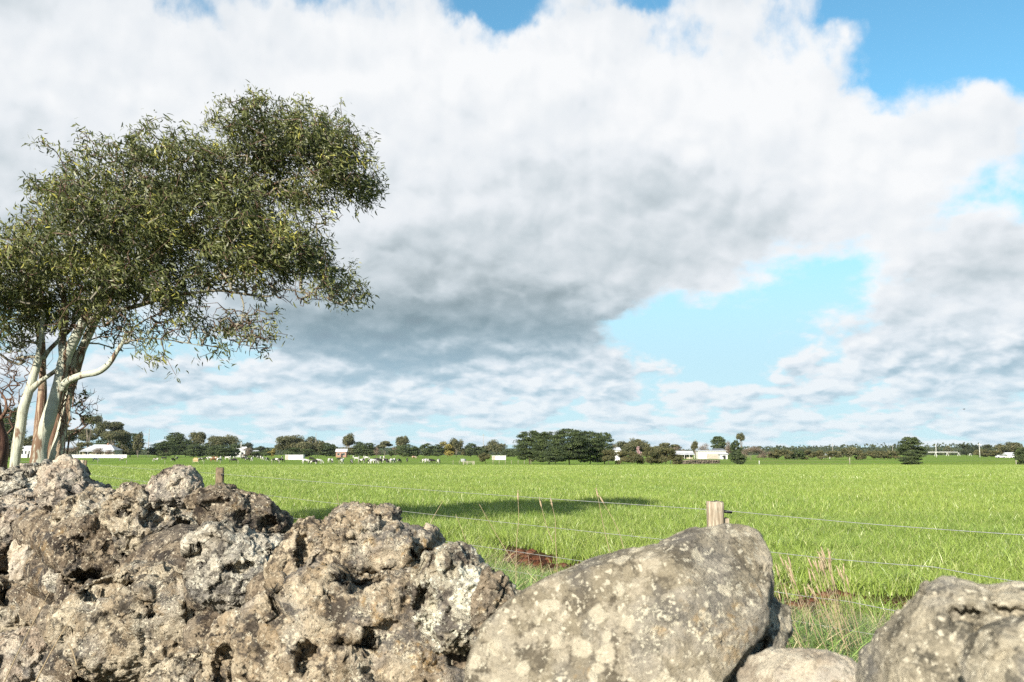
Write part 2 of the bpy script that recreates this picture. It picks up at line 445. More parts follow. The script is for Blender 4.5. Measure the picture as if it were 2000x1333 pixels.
# ------------------------------------------------------------------ foliage materials
def leaf_material(name, c_dark, c_light, transl=0.25, rough=0.5, spec=0.35, tip=None):
    m, t = material(name)
    a = t.new('ShaderNodeAttribute', attribute_name='tint').outputs['Fac']
    col = t.mix(a, c_dark, c_light)
    if tip: col = t.mix(t.ss(a, 0.80, 0.95), col, tip)
    b = bsdf(t, col, rough, None, spec)
    tr = t.new('ShaderNodeBsdfTranslucent'); t.put(tr.inputs[0], t.mix(0.35, col, (0.35, 0.45, 0.03)))
    mx = t.new('ShaderNodeMixShader'); mx.inputs[0].default_value = transl
    t.l.new(b, mx.inputs[1]); t.l.new(tr.outputs[0], mx.inputs[2])
    finish(t, mx.outputs[0]); return m
LM = dict(
    gum=leaf_material('eucalypt_leaf', (0.020, 0.030, 0.012), (0.215, 0.232, 0.085), 0.2, 0.45, 0.35, (0.36, 0.34, 0.07)),
    fargum=leaf_material('far_eucalypt_leaf', (0.045, 0.055, 0.028), (0.19, 0.175, 0.085), 0.15, 0.6),
    cypress=leaf_material('cypress_leaf', (0.016, 0.030, 0.014), (0.10, 0.13, 0.042), 0.1, 0.7),
    olive=leaf_material('olive_shrub_leaf', (0.045, 0.055, 0.022), (0.17, 0.15, 0.065), 0.15, 0.7),
    wattle=leaf_material('wattle_blossom_leaf', (0.10, 0.10, 0.03), (0.42, 0.33, 0.08), 0.2, 0.7),
    bare=leaf_material('bare_twigs', (0.10, 0.075, 0.055), (0.26, 0.21, 0.15), 0.0, 0.8),
    pink=leaf_material('pink_blossom', (0.30, 0.18, 0.18), (0.60, 0.42, 0.44), 0.2, 0.8),
    far=leaf_material('far_tree_leaf', (0.020, 0.032, 0.018), (0.06, 0.07, 0.03), 0.1, 0.8),
)
def bark_material(name, base, strip, amt=0.5, sc=6.0):
    m, t = material(name); v = t.new('ShaderNodeTexCoord').outputs['Object']
    st = t.v('MULTIPLY', v, (1, 1, 0.13))
    n = t.noise(st, sc, 6, 0.65, 0.6); n2 = t.noise(v, 2.2, 4, 0.6); n3 = t.noise(st, sc * 6, 4, 0.7)
    col = t.mix(t.ss(n2, 0.35, 0.7), base, tuple(q * 0.72 for q in base))
    col = t.mix(t.ss(t.m('ADD', n, t.m('MULTIPLY', n2, 0.3)), 0.83 - 0.3 * amt, 0.90 - 0.3 * amt), col, strip)
    col = t.mix(t.m('MULTIPLY', t.ss(n3, 0.58, 0.75), 0.5), col, tuple(q * 0.5 for q in base))
    finish(t, bsdf(t, col, 0.75, bump(t, t.m('ADD', n, t.m('MULTIPLY', n3, 0.4)), 0.03, 0.9), 0.2)); return m
gum_bark = bark_material('smooth_gum_bark', (0.47, 0.485, 0.385), (0.15, 0.095, 0.06), 0.5)
limb_bark = bark_material('gum_limb_bark', (0.27, 0.25, 0.19), (0.17, 0.11, 0.07), 0.45)
twig_m = simple_mat('twig_bark', (0.075, 0.045, 0.032), (0.16, 0.11, 0.08), 8.0)
shaggy_bark = bark_material('shedding_bark', (0.38, 0.30, 0.21), (0.15, 0.09, 0.06), 0.8, 14)
red_bark = bark_material('red_brown_bark', (0.20, 0.12, 0.08), (0.07, 0.035, 0.025), 0.8, 10)
dark_bark = simple_mat('dark_bark', (0.05, 0.04, 0.03), (0.11, 0.085, 0.06), 2.0)
pale_bark = simple_mat('pale_bark', (0.24, 0.21, 0.17), (0.11, 0.09, 0.07), 0.8)

def unit(v): return v / (np.linalg.norm(v, axis=-1, keepdims=True) + 1e-9)
def leaves(name, pos, axis, nrm, L, W, tint, mat, parent, curve=0.15):
    """lance-shaped leaves: root pos, long axis, flat normal"""
    n = len(pos); axis = unit(axis); side = unit(np.cross(axis, nrm)); nr = np.cross(side, axis)
    L = np.broadcast_to(L, (n,))[:, None]; W = np.broadcast_to(W, (n,))[:, None]
    def at(s, w, bend): return pos + axis * L * s + side * W * w + (nr * 0.5 + side) * L * bend
    V = np.stack([at(0, 0, 0), at(.3, .5, curve * .5), at(.3, -.5, curve * .5), at(.68, .38, curve * .6), at(.68, -.38, curve * .6), at(1, 0, 0)], 1).reshape(-1, 3)
    b = np.arange(n)[:, None] * 6
    T = np.concatenate([b + np.array([[0, 1, 2]]), b + np.array([[3, 5, 4]])]); Q = b + np.array([[1, 3, 4, 2]])
    return mesh_np(name, V, [T, Q], mat, parent, {'tint': np.repeat(tint, 6)})
def sprays(name, pos, nrm, size, tint, mat, parent, aspect=0.6):
    """small ragged leaf clumps (one bent quad each)"""
    n = len(pos); nrm = unit(nrm); rnd = unit(rng.normal(size=(n, 3))); a = unit(np.cross(nrm, rnd)); b = np.cross(nrm, a)
    size = np.broadcast_to(size, (n,))[:, None]
    c = [(-1, -.3), (.1, -aspect), (1, .25), (-.2, aspect)]
    V = np.stack([pos + a * size * u * 0.5 + b * size * v * 0.5 + nrm * size * 0.12 * ((k % 2) * 2 - 1) for k, (u, v) in enumerate(c)], 1).reshape(-1, 3)
    i = np.arange(n)[:, None] * 4
    return mesh_np(name, V, [i + np.array([[0, 1, 2, 3]])], mat, parent, {'tint': np.repeat(tint, 4)}, smooth=False)

# ------------------------------------------------------------------ the big gum by the wall
def clouds_in(lobes, n, shell=0.45):
    """points spread in ellipsoid lobes ((centre), (rx, ry, rz), weight), biased to the shell"""
    wts = np.array([l[2] for l in lobes], float); wts /= wts.sum(); out = []
    for l, wgt in zip(lobes, wts):
        k = max(1, int(round(n * wgt))); d = unit(rng.normal(size=(k, 3))); r = rng.random(k) ** shell
        out.append(np.array(l[0]) + d * r[:, None] * np.array(l[1]))
    return np.concatenate(out)
def grow(skel, targets, step=0.28, jitter=0.05, sag=0.05):
    """join every target point to the nearest point already on the tree; returns nodes and parents"""
    nodes = [p for p, _ in skel]; par = [q for _, q in skel]
    N = np.array(nodes); cap = len(N) + len(targets) * 8; buf = np.zeros((cap, 3)); buf[:len(N)] = N; cnt = len(N)
    d0 = np.array([np.min(np.linalg.norm(N - q, axis=1)) for q in targets])
    tips = [0] * len(targets)
    for qi in np.argsort(d0):
        q = targets[qi]
        dv = buf[:cnt] - q; dist = np.sqrt((dv ** 2).sum(1)); cost = dist + 0.25 * np.maximum(dv[:, 2], 0)
        j = int(np.argmin(cost)); a = buf[j].copy(); d = dist[j]; k = max(1, min(6, int(d / step)))
        last = j
        for s in range(1, k + 1):
            f = s / k; p = a * (1 - f) + q * f + (rng.normal(size=3) * jitter * d * 0.5 if s < k else 0)
            p = p + np.array([0, 0, sag * d * math.sin(f * math.pi)])
            if cnt >= cap: break
            buf[cnt] = p; par.append(last); last = cnt; cnt += 1
        tips[qi] = last
    return buf[:cnt], np.array(par), tips
def branch_mesh(name, N, par, rad, mask, mat, parent, sides=4):
    idx = [i for i in range(len(N)) if par[i] >= 0 and mask[i]]
    idx = np.array(idx); a = N[par[idx]]; b = N[idx]; ra = np.minimum(rad[par[idx]], rad[idx] * 1.6); rb = rad[idx]
    tn = unit(b - a); ref = np.where(np.abs(tn[:, 2:3]) < 0.9, np.array([[0, 0, 1.]]), np.array([[1., 0, 0]]))
    u = unit(np.cross(tn, ref)); v = np.cross(tn, u); rings = []
    for k in range(sides):
        an = 2 * math.pi * k / sides; dr = u * math.cos(an) + v * math.sin(an)
        rings.append((a - tn * ra[:, None] * .3 + dr * ra[:, None], b + tn * rb[:, None] * .3 + dr * rb[:, None]))
    V = np.stack([r[0] for r in rings] + [r[1] for r in rings], 1).reshape(-1, 3)
    base = np.arange(len(idx))[:, None] * (2 * sides); Q = []
    for k in range(sides): Q.append(base + np.array([[k, (k + 1) % sides, sides + (k + 1) % sides, sides + k]]))
    return mesh_np(name, V, [np.concatenate(Q)], mat, parent)

TY = 15.0
def stem_obj(name, pts, mat, parent, n=14, seed=1, lump=0.12):
    """pts: px, py, depth, radius in photo pixels"""
    L = smooth_line(pts, 8); W = np.array([P(q[0], q[1], q[2]) for q in L]); rad = L[:, 3] * L[:, 2] / F
    V, Q, caps = tube(W, rad, n)
    cen = np.repeat(W, n, axis=0); dr = V - cen
    V = cen + dr * (1 + lump * 2.2 * fbm(V * np.array([5, 5, 1.6]), 3, seed))[:, None]
    o = mesh_np(name, V, [Q, np.array([caps[0]]), np.array([caps[1]])], mat, parent)
    return o, W, rad
gum = empty('gum_tree', P(85, 925, TY) * np.array([1, 1, 0]), label='big windswept gum tree with pale smooth trunks leaning over the stone wall', cat='tree')
def local(o, parent):
    """keep world coordinates when hanging a mesh on an offset empty"""
    o.matrix_parent_inverse = parent.matrix_world.inverted(); return o
bpy.context.view_layer.update()
stems = [
  ('trunk', [(66, 960, 15.0, 17), (75, 905, 15.0, 15), (79, 865, 15.0, 13.5), (94, 820, 15.0, 13), (108, 780, 15.05, 12.5), (118, 740, 15.1, 12.5), (127, 700, 15.1, 12), (145, 665, 15.1, 10), (175, 600, 15.2, 8), (200, 540, 15.2, 7), (235, 470, 15.2, 5.5), (270, 400, 15.1, 4)], gum_bark),
  ('trunk', [(98, 960, 15.3, 13), (106, 900, 15.35, 11), (114, 865, 15.4, 9.5), (126, 820, 15.4, 8), (134, 780, 15.4, 7.5), (145, 735, 15.5, 9), (154, 700, 15.5, 10), (166, 670, 15.6, 8.5), (195, 610, 15.6, 7.5), (250, 540, 15.7, 6.5), (330, 470, 15.8, 5), (420, 420, 15.7, 4), (500, 370, 15.5, 3)], gum_bark),
  ('trunk', [(92, 960, 15.5, 10), (98, 880, 15.5, 7.5), (112, 820, 15.5, 6), (124, 770, 15.5, 5.5), (138, 710, 15.5, 5), (150, 660, 15.5, 4)], shaggy_bark),
  ('trunk', [(22, 960, 15.2, 10), (29, 905, 15.2, 9.5), (35, 865, 15.2, 10), (42, 820, 15.2, 9), (46, 795, 15.2, 9), (60, 755, 15.2, 8), (70, 720, 15.2, 7.5), (77, 690, 15.2, 6.5), (82, 650, 15.2, 5), (84, 600, 15.2, 4)], gum_bark),
  ('limb', [(122, 760, 15.0, 9), (132, 745, 14.9, 7.5), (160, 733, 14.8, 6.6), (190, 727, 14.7, 6.5), (212, 712, 14.6, 5.4), (228, 688, 14.6, 4.4), (238, 672, 14.6, 3.8), (246, 655, 14.6, 3.0), (240, 640, 14.6, 2.2)], gum_bark),
  ('limb', [(238, 672, 14.6, 2.2), (262, 665, 14.6, 1.8), (300, 662, 14.6, 1.4), (340, 666, 14.6, 1.1), (395, 676, 14.6, .7)], limb_bark),
  ('limb', [(244, 660, 14.6, 2.0), (262, 640, 14.6, 1.8), (290, 622, 14.7, 1.5), (330, 605, 14.8, 1.2)], limb_bark),
  ('limb', [(470, 575, 15.0, 1.8), (476, 600, 14.95, 1.5), (472, 630, 14.9, 1.0), (486, 660, 14.9, .6)], limb_bark),
  ('limb', [(60, 762, 15.2, 7), (78, 746, 15.15, 4.8), (98, 732, 15.1, 4.2), (112, 722, 15.05, 4)], gum_bark),
  ('limb', [(84, 700, 15.3, 6), (96, 684, 15.3, 4.5), (115, 665, 15.4, 4.2), (140, 640, 15.5, 3.5), (160, 600, 15.6, 3)], gum_bark),
  ('limb', [(124, 700, 15.2, 8), (122, 660, 15.3, 7.5), (128, 620, 15.3, 6.5), (120, 560, 15.3, 5), (90, 500, 15.2, 4), (60, 470, 15.2, 3)], gum_bark),
  ('limb', [(170, 630, 15.2, 6), (205, 612, 15.0, 5), (260, 600, 14.9, 4.4), (330, 580, 14.9, 3.6), (385, 572, 14.9, 3.2), (430, 568, 15.0, 2.6), (480, 575, 15.0, 2.4), (525, 579, 15.0, 2.2), (555, 566, 15.0, 1.6), (600, 574, 15.0, 1.1), (640, 582, 15, 0.8)], limb_bark),
  ('limb', [(330, 470, 15.8, 3.6), (345, 420, 15.8, 3.4), (360, 360, 15.7, 2.6), (350, 310, 15.6, 2)], limb_bark),
  ('limb', [(440, 412, 15.7, 3.2), (510, 370, 15.3, 2.8), (520, 320, 15.3, 2.2), (530, 270, 15.3, 1.4)], limb_bark),
  ('limb', [(500, 372, 15.5, 3.0), (560, 352, 15.3, 2.6), (620, 342, 15.2, 1.8), (690, 340, 15.2, 1.1)], limb_bark),
  ('limb', [(400, 560, 15.2, 2.8), (450, 520, 15.4, 2.4), (520, 490, 15.4, 2.0), (600, 480, 15.4, 1.2)], limb_bark),
]
skel = []; srad = []
for i, (nm, pts, mt) in enumerate(stems):
    o, W, rad = stem_obj(nm, pts, mt, gum, 16 if nm == 'trunk' else 9, i + 1, 0.16 if nm == 'trunk' else 0.08); local(o, gum)
    b0 = len(skel)
    for k in range(len(W)):
        if pts[0][1] > 900 and W[k][2] < 3.2: continue
        skel.append((W[k], -1)); srad.append(rad[k])
# crown lobes: photo px, py, half width, half height, depth, half depth (m), weight
lob = [(158, 426, 78, 88, 15.2, 0.8, 5), (250, 350, 110, 78, 15.2, 1.1, 7), (360, 340, 80, 70, 15.3, 1.0, 4.5), (230, 440, 150, 80, 14.9, 1.2, 9), (350, 450, 110, 90, 15.2, 1.1, 6.5),
       (510, 252, 66, 46, 15.3, .8, 4.2), (590, 258, 72, 46, 15.2, .8, 4.2), (650, 300, 70, 58, 15.1, .8, 4.2), (695, 350, 46, 40, 15.1, .7, 1.9), (520, 320, 95, 60, 15.3, .8, 3.4), (608, 368, 74, 26, 15.2, .6, 1.7),
       (450, 440, 80, 60, 15.2, .9, 3.6), (540, 470, 90, 60, 15.1, .9, 4.6), (596, 494, 54, 50, 15.1, .8, 2.6), (648, 540, 38, 42, 15.1, .6, 1.2), (470, 525, 100, 42, 15.2, .9, 2.7), (672, 568, 30, 16, 15.1, .4, .45),
       (120, 540, 130, 75, 15.0, 1.2, 8), (250, 540, 120, 65, 14.9, 1.2, 6.5), (20, 500, 70, 75, 15.2, 1.0, 4), (30, 580, 80, 55, 15.1, 1, 3), (-50, 560, 60, 110, 15.3, 1.0, 3), (350, 570, 70, 32, 14.9, .9, 1.3),
       (180, 612, 120, 26, 14.9, 1.0, 1.1), (490, 645, 40, 34, 14.9, .5, .55), (425, 635, 50, 36, 14.9, .6, .5), (340, 635, 70, 32, 14.8, .6, .5), (415, 685, 20, 14, 14.7, .3, .08), (10, 650, 40, 40, 15.2, .6, .3), (640, 425, 22, 12, 15.1, .3, .12), (440, 350, 60, 70, 15.3, .8, 3.2), (450, 300, 36, 40, 15.3, .7, .9), (500, 400, 70, 45, 15.2, .8, 2.2), (318, 700, 28, 28, 14.6, .3, .07), (265, 690, 30, 25, 14.6, .3, .06)]
LB = []
for px, py, rx, rz, dep, rd, wt in lob:
    rx, rz = rx * 0.93, rz * 0.93
    LB.append((P(px, py + 3, dep), (rx * dep / F, rd * 1.8, rz * dep / F), wt))
ctrs = clouds_in(LB, 1020, 0.40); ctrs = ctrs + rng.normal(size=ctrs.shape) * 0.06
targets = np.repeat(ctrs, 7, axis=0) + rng.normal(size=(len(ctrs) * 7, 3)) * np.array([0.15, 0.15, 0.11])
BT = [(490, 645, 55, 60, 14.9, .6, 3), (420, 640, 70, 50, 14.9, .7, 3), (330, 640, 80, 40, 14.8, .7, 2.4), (250, 650, 60, 40, 14.7, .6, 1.2), (600, 578, 70, 22, 15, .5, 1.6), (150, 640, 80, 40, 15, .8, 1.6), (470, 560, 110, 25, 15.1, .8, 2.5), (640, 425, 40, 20, 15.1, .3, .5), (560, 390, 70, 20, 15.2, .5, 1), (20, 680, 50, 40, 15.2, .6, 1.2)]
bare_t = clouds_in([(P(a, b, d), (rx * d / F, e, rz * d / F), wq) for a, b, rx, rz, d, e, wq in BT], 900, 0.6)
n_leafy = len(targets)
N, par, tips = grow([(p, q) for p, q in skel], np.concatenate([targets, bare_t]))
par = np.array(par)
cntd = np.zeros(len(N)); isleaf = np.zeros(len(N)); isleaf[tips] = 1; cntd += isleaf
for i in range(len(N) - 1, len(skel) - 1, -1):
    if par[i] >= 0: cntd[par[i]] += cntd[i]
rad = 0.0042 * np.maximum(cntd, 1) ** 0.42
for i, r0 in enumerate(srad): rad[i] = max(rad[i] * 0.8, r0)
msk = np.zeros(len(N), bool); msk[len(skel):] = True
big = msk & (rad > 0.011)
local(branch_mesh('branches', N, par, rad, big, limb_bark, gum, 6), gum)
local(branch_mesh('twigs', N, par, rad, msk & ~big, twig_m, gum, 3), gum)
tp = N[tips[:n_leafy]]
per = 15
pos = np.repeat(tp, per, axis=0) + rng.normal(size=(len(tp) * per, 3)) * np.array([0.06, 0.06, 0.07])
cdir = unit(np.repeat(unit(rng.normal(size=(len(tp), 3)) + np.array([0.5, 0, 0.0])), per, axis=0) * 0.7 + rng.normal(size=pos.shape) * 0.6 + np.array([0.30, 0, -0.62]))
nr = unit(rng.normal(size=pos.shape) + np.array([-0.3, -0.5, 0.6]))
clump_t = np.clip(0.40 + 1.3 * fbm(pos * 1.6, 3, 40) + rng.normal(size=len(pos)) * 0.22, 0, 1)
keep = rng.random(len(pos)) < 0.93
pos, cdir, nr, clump_t = pos[keep], cdir[keep], nr[keep], clump_t[keep]
Ll = rng.uniform(0.055, 0.145, len(pos))
local(leaves('crown', pos, cdir, nr, Ll, Ll * rng.uniform(0.15, 0.24, len(pos)), clump_t, LM['gum'], gum), gum)
# hanging shreds of bark on the trunks
bm_ = MB()
for k in range(46):
    s = rng.random(); px = 118 + 24 * s + rng.normal() * 3; py = 880 - 170 * s + rng.normal() * 14
    a = P(px, py, 15.15); l = rng.uniform(0.12, 0.5)
    pts = [a, a + np.array([rng.normal() * .04, -.03, -l * .5]), a + np.array([rng.normal() * .07, -.02, -l])]
    bm_.tube(pts, [0.012, 0.014, 0.004], 4)
local(bm_.build('bark_strips', shaggy_bark, gum), gum)

# a second gum with peeling brown bark behind it, and a third whose red trunk stands at the frame's left edge
def side_gum(name, label, stemdefs, lobes, mat, n, seed, leafn=9):
    rt = empty(name, P(stemdefs[0][0][0], 930, stemdefs[0][0][2]) * np.array([1, 1, 0]), label=label, cat='tree'); bpy.context.view_layer.update()
    sk = []; sr = []
    for i, pts in enumerate(stemdefs):
        o, W, r = stem_obj('trunk' if i == 0 else 'limb', pts, mat, rt, 12, seed + i, 0.22); local(o, rt)
        for k in range(len(W)):
            if W[k][2] > 2.6: sk.append((W[k], -1)); sr.append(r[k])
    lb = [(P(px, py, dep), (rx * dep / F, rd, rz * dep / F), wt) for px, py, rx, rz, dep, rd, wt in lobes]
    N, par, tips = grow(sk, clouds_in(lb, n, 0.5), jitter=0.12)
    cd = np.zeros(len(N)); cd[tips] = 1
    for i in range(len(N) - 1, len(sk) - 1, -1):
        if par[i] >= 0: cd[par[i]] += cd[i]
    rad = 0.0045 * np.maximum(cd, 1) ** 0.42
    for i, r0 in enumerate(sr): rad[i] = r0
    mk = np.zeros(len(N), bool); mk[len(sk):] = True
    local(branch_mesh('twigs', N, par, rad, mk, twig_m, rt, 4), rt)
    if leafn:
        tp = N[tips]; pos = np.repeat(tp, leafn, axis=0) + rng.normal(size=(len(tp) * leafn, 3)) * 0.09
        cd = unit(rng.normal(size=pos.shape) + np.array([0.2, 0, -0.6])); nr = unit(rng.normal(size=pos.shape) + np.array([-.3, -.5, .6]))
        L = rng.uniform(0.08, 0.15, len(pos))
        local(leaves('crown', pos, cd, nr, L, L * 0.2, np.clip(0.4 + rng.normal(size=len(pos)) * 0.25, 0, 1), LM['gum'], rt), rt)
    return rt
side_gum('gum_tree', 'gum with shaggy peeling brown bark, standing just behind the pale trunks',
         [[(72, 960, 16.4, 13), (74, 890, 16.4, 11), (77, 830, 16.4, 10), (82, 780, 16.4, 8.5), (83, 730, 16.4, 6), (80, 680, 16.4, 5.5), (72, 630, 16.4, 4)],
          [(82, 760, 16.4, 5), (86, 700, 16.4, 4), (84, 650, 16.4, 3)]],
         [(60, 620, 60, 45, 16.4, .8, 3), (40, 560, 60, 50, 16.4, .8, 3)], shaggy_bark, 160, 70)
side_gum('gum_tree', 'red brown gum trunk cut by the left edge of the view',
         [[(-22, 960, 14.0, 24), (-6, 900, 14.0, 19), (-2, 860, 14.0, 15), (-8, 820, 14.0, 12), (-14, 760, 14.0, 10), (-20, 690, 14.0, 9), (-40, 600, 14, 7)],
          [(-10, 830, 14.0, 5), (6, 812, 13.95, 3.6), (12, 800, 13.9, 2.8), (10, 780, 13.9, 2), (-4, 760, 13.9, 1.5)]],
         [(-60, 560, 60, 60, 14, .8, 3), (-10, 650, 30, 25, 14, .4, .5)], red_bark, 220, 80)

# bare shrubs between the trunks
def bare_shrub(label, x0, base_py, dep, spans, n, seed, rad0=0.02, leafy=0):
    base = P(x0, base_py, dep); rt = empty('bare_shrub', (base[0], base[1], 0), label=label, cat='shrub'); bpy.context.view_layer.update()
    rs = np.random.default_rng(seed); sk = []
    g = np.array([base[0], base[1], gz(0, dep) - 0.05])
    for k in range(9): sk.append((g * (1 - k / 8) + P(spans[0][0], spans[0][1], dep) * (k / 8) + rs.normal(size=3) * 0.01, k - 1))
    lb = [(P(px, py, dep), (rx * dep / F, 0.6, rz * dep / F), wt) for px, py, rx, rz, wt in spans[1:]]
    N, par, tips = grow(sk, clouds_in(lb, n, 0.6), 0.2, 0.12, 0.05)
    cd = np.zeros(len(N)); cd[tips] = 1
    for i in range(len(N) - 1, 0, -1):
        if par[i] >= 0: cd[par[i]] += cd[i]
    rad = np.minimum(0.0026 * np.maximum(cd, 1) ** 0.36, rad0)
    local(branch_mesh('twigs', N, par, rad, np.ones(len(N), bool), twig_m, rt, 4), rt)
    if leafy:
        tp = N[tips][:leafy]; pos = np.repeat(tp, 6, axis=0) + rng.normal(size=(len(tp) * 6, 3)) * 0.05
        L = np.full(len(pos), 0.09); local(leaves('leaves', pos, rng.normal(size=pos.shape), rng.normal(size=pos.shape), L, L * .35, np.full(len(pos), .1), LM['gum'], rt), rt)
bare_shrub('bare twiggy shrub reaching out right of the leaning gum trunks', 118, 930, 16.0, [(135, 850), (160, 800, 38, 50, 3), (165, 775, 30, 30, 1.2)], 190, 5, 0.018, 12)
bare_shrub('tangle of bare branches left of the pale gum trunks', 12, 930, 16.8, [(15, 850), (20, 720, 50, 60, 3), (25, 790, 40, 50, 2), (60, 700, 40, 40, 1.5)], 420, 6)

# ------------------------------------------------------------------ fence posts and wires
post_m, t = material('weathered_post_wood'); v = t.new('ShaderNodeTexCoord').outputs['Object']; st = t.v('MULTIPLY', v, (1, 1, 0.08))
n1 = t.noise(st, 40, 6, 0.7); n2 = t.noise(v, 7, 4, 0.6)
col = t.mix(t.ss(n1, 0.35, 0.68), (0.17, 0.13, 0.09), (0.50, 0.43, 0.33)); col = t.mix(t.m('MULTIPLY', t.ss(n2, 0.5, 0.75), 0.5), col, (0.30, 0.31, 0.25))
finish(t, bsdf(t, col, 0.9, bump(t, n1, 0.012, 1.0), 0.1))
dkpost_m = simple_mat('dark_post_wood', (0.10, 0.075, 0.05), (0.22, 0.17, 0.11), 14, bumpd=0.01)
wire_m = simple_mat('galvanised_wire', (0.60, 0.61, 0.61), (0.40, 0.39, 0.37), 40, 0.35, 0.5, metallic=0.6)
ins_m = simple_mat('black_insulator', (0.015, 0.015, 0.018), None, 3, 0.4)
def split_post(w, d, h, mat, name, parent, loc, seed, square=True, lean=(0, 0)):
    n = 20; rows = 26; V = []
    for k in range(rows):
        z = -0.35 + (h + 0.35) * k / (rows - 1)
        for j in range(n):
            a = 2 * math.pi * j / n; c, s = math.cos(a), math.sin(a); q = (abs(c) ** 6 + abs(s) ** 6) ** (-1 / 6) if square else 1.0
            V.append((c * q * w / 2, s * q * d / 2, z))
    V = np.array(V); V[:, :2] *= (1 + 0.10 * fbm(V * np.array([14, 14, 2.0]) + seed, 3, seed) * 2)[:, None]
    V[:, 0] += lean[0] * V[:, 2]; V[:, 1] += lean[1] * V[:, 2]
    top = V[-n:].mean(0); V[-n:, 2] += 0.03 * noise3(V[-n:] * 25, seed)
    Q = [(i * n + j, i * n + (j + 1) % n, (i + 1) * n + (j + 1) % n, (i + 1) * n + j) for i in range(rows - 1) for j in range(n)]
    V = np.vstack([V, top + np.array([0, 0, -0.004])]); T = [((rows - 1) * n + j, (rows - 1) * n + (j + 1) % n, rows * n) for j in range(n)]
    o = mesh_np(name, V + np.array(loc), [np.array(Q), np.array(T)], mat, parent); return o
fence = empty('wire_fence', (FA[0], FA[1], 0), label='post and wire fence running between the stone wall and the green paddock', cat='fence'); bpy.context.view_layer.update()
def fpost(px, Yd, toppy, wpx, mat, seed, name='post', dx=0.0):
    top = P(px, toppy, Yd); o = split_post(wpx * Yd / F, wpx * Yd / F * 0.8, top[2], mat, name, fence, (top[0] + dx, top[1], 0), seed); local(o, fence); return top, o
p1, po1 = fpost(1396, 8.0, 980, 31, post_m, 3)
stay = split_post(0.055, 0.05, 1.085, post_m, 'post_stay', po1, (p1[0] + 0.098, p1[1] + 0.02, 0), 5)
p2, po2 = fpost(430, 17.0, 914, 14, dkpost_m, 7)
p3, po3 = fpost(161, 26.0, 899, 6.5, post_m, 9)
p4, po4 = fpost(167.5, 26.2, 899.5, 4.5, dkpost_m, 11)
far_p = P(20, 896, 33)
mb = MB(); mb.tube([p1 + np.array([0.07, -0.02, -0.085]), p1 + np.array([0.145, -0.02, -0.092])], 0.013, 8); o = mb.build('insulator', ins_m, po1, True)
for zz_ in (0.62, 0.42):
    mb = MB(); mb.tube([p1 + np.array([0.10, -0.05, -zz_]), p1 + np.array([0.16, -0.05, -zz_ - .005])], 0.011, 8); o = mb.build('insulator', ins_m, po1, True)
mb = MB(); mb.tube([p2 + np.array([0.05, -0.06, -0.13]), p2 + np.array([0.10, -0.08, -0.15])], 0.016, 8); mb.build('insulator', ins_m, po2, True)
def wire(ptsl, r=0.0024):
    L = []
    for a, b in zip(ptsl[:-1], ptsl[1:]):
        for s in np.linspace(0, 1, 14, endpoint=False):
            q = a * (1 - s) + b * s; L.append(q - np.array([0, 0, 0.016 * math.sin(s * math.pi)]))
    L.append(ptsl[-1]); mb = MB(); mb.tube(L, r, 5); local(mb.build('wire', wire_m, fence, True), fence)
def on_line(y):  # fence line point at y
    return np.array([FA[0] + FD[0] / FD[1] * (y - FA[1]), y, 0.])
wf = np.array([0.0, -0.075, 0])
wire([P(2170, 1056, 5.45), P(1425, 998.5, 7.95), P(433, 926, 16.9), P(165, 906, 25.9), P(0, 899, 33)])
wire([P(2170, 1158, 5.45), P(1825, 1108, 6.4), P(1425, 1068, 7.95), P(433, 957, 16.9), P(165, 926, 25.9)])
wire([P(2170, 1262, 5.45), P(1655, 1175, 7.0), P(1425, 1138, 7.95), P(433, 990, 16.9), P(165, 938, 25.9)])
wire([P(2170, 1310, 5.45), P(1425, 1190, 7.95), P(433, 1012, 16.9)], 0.002)

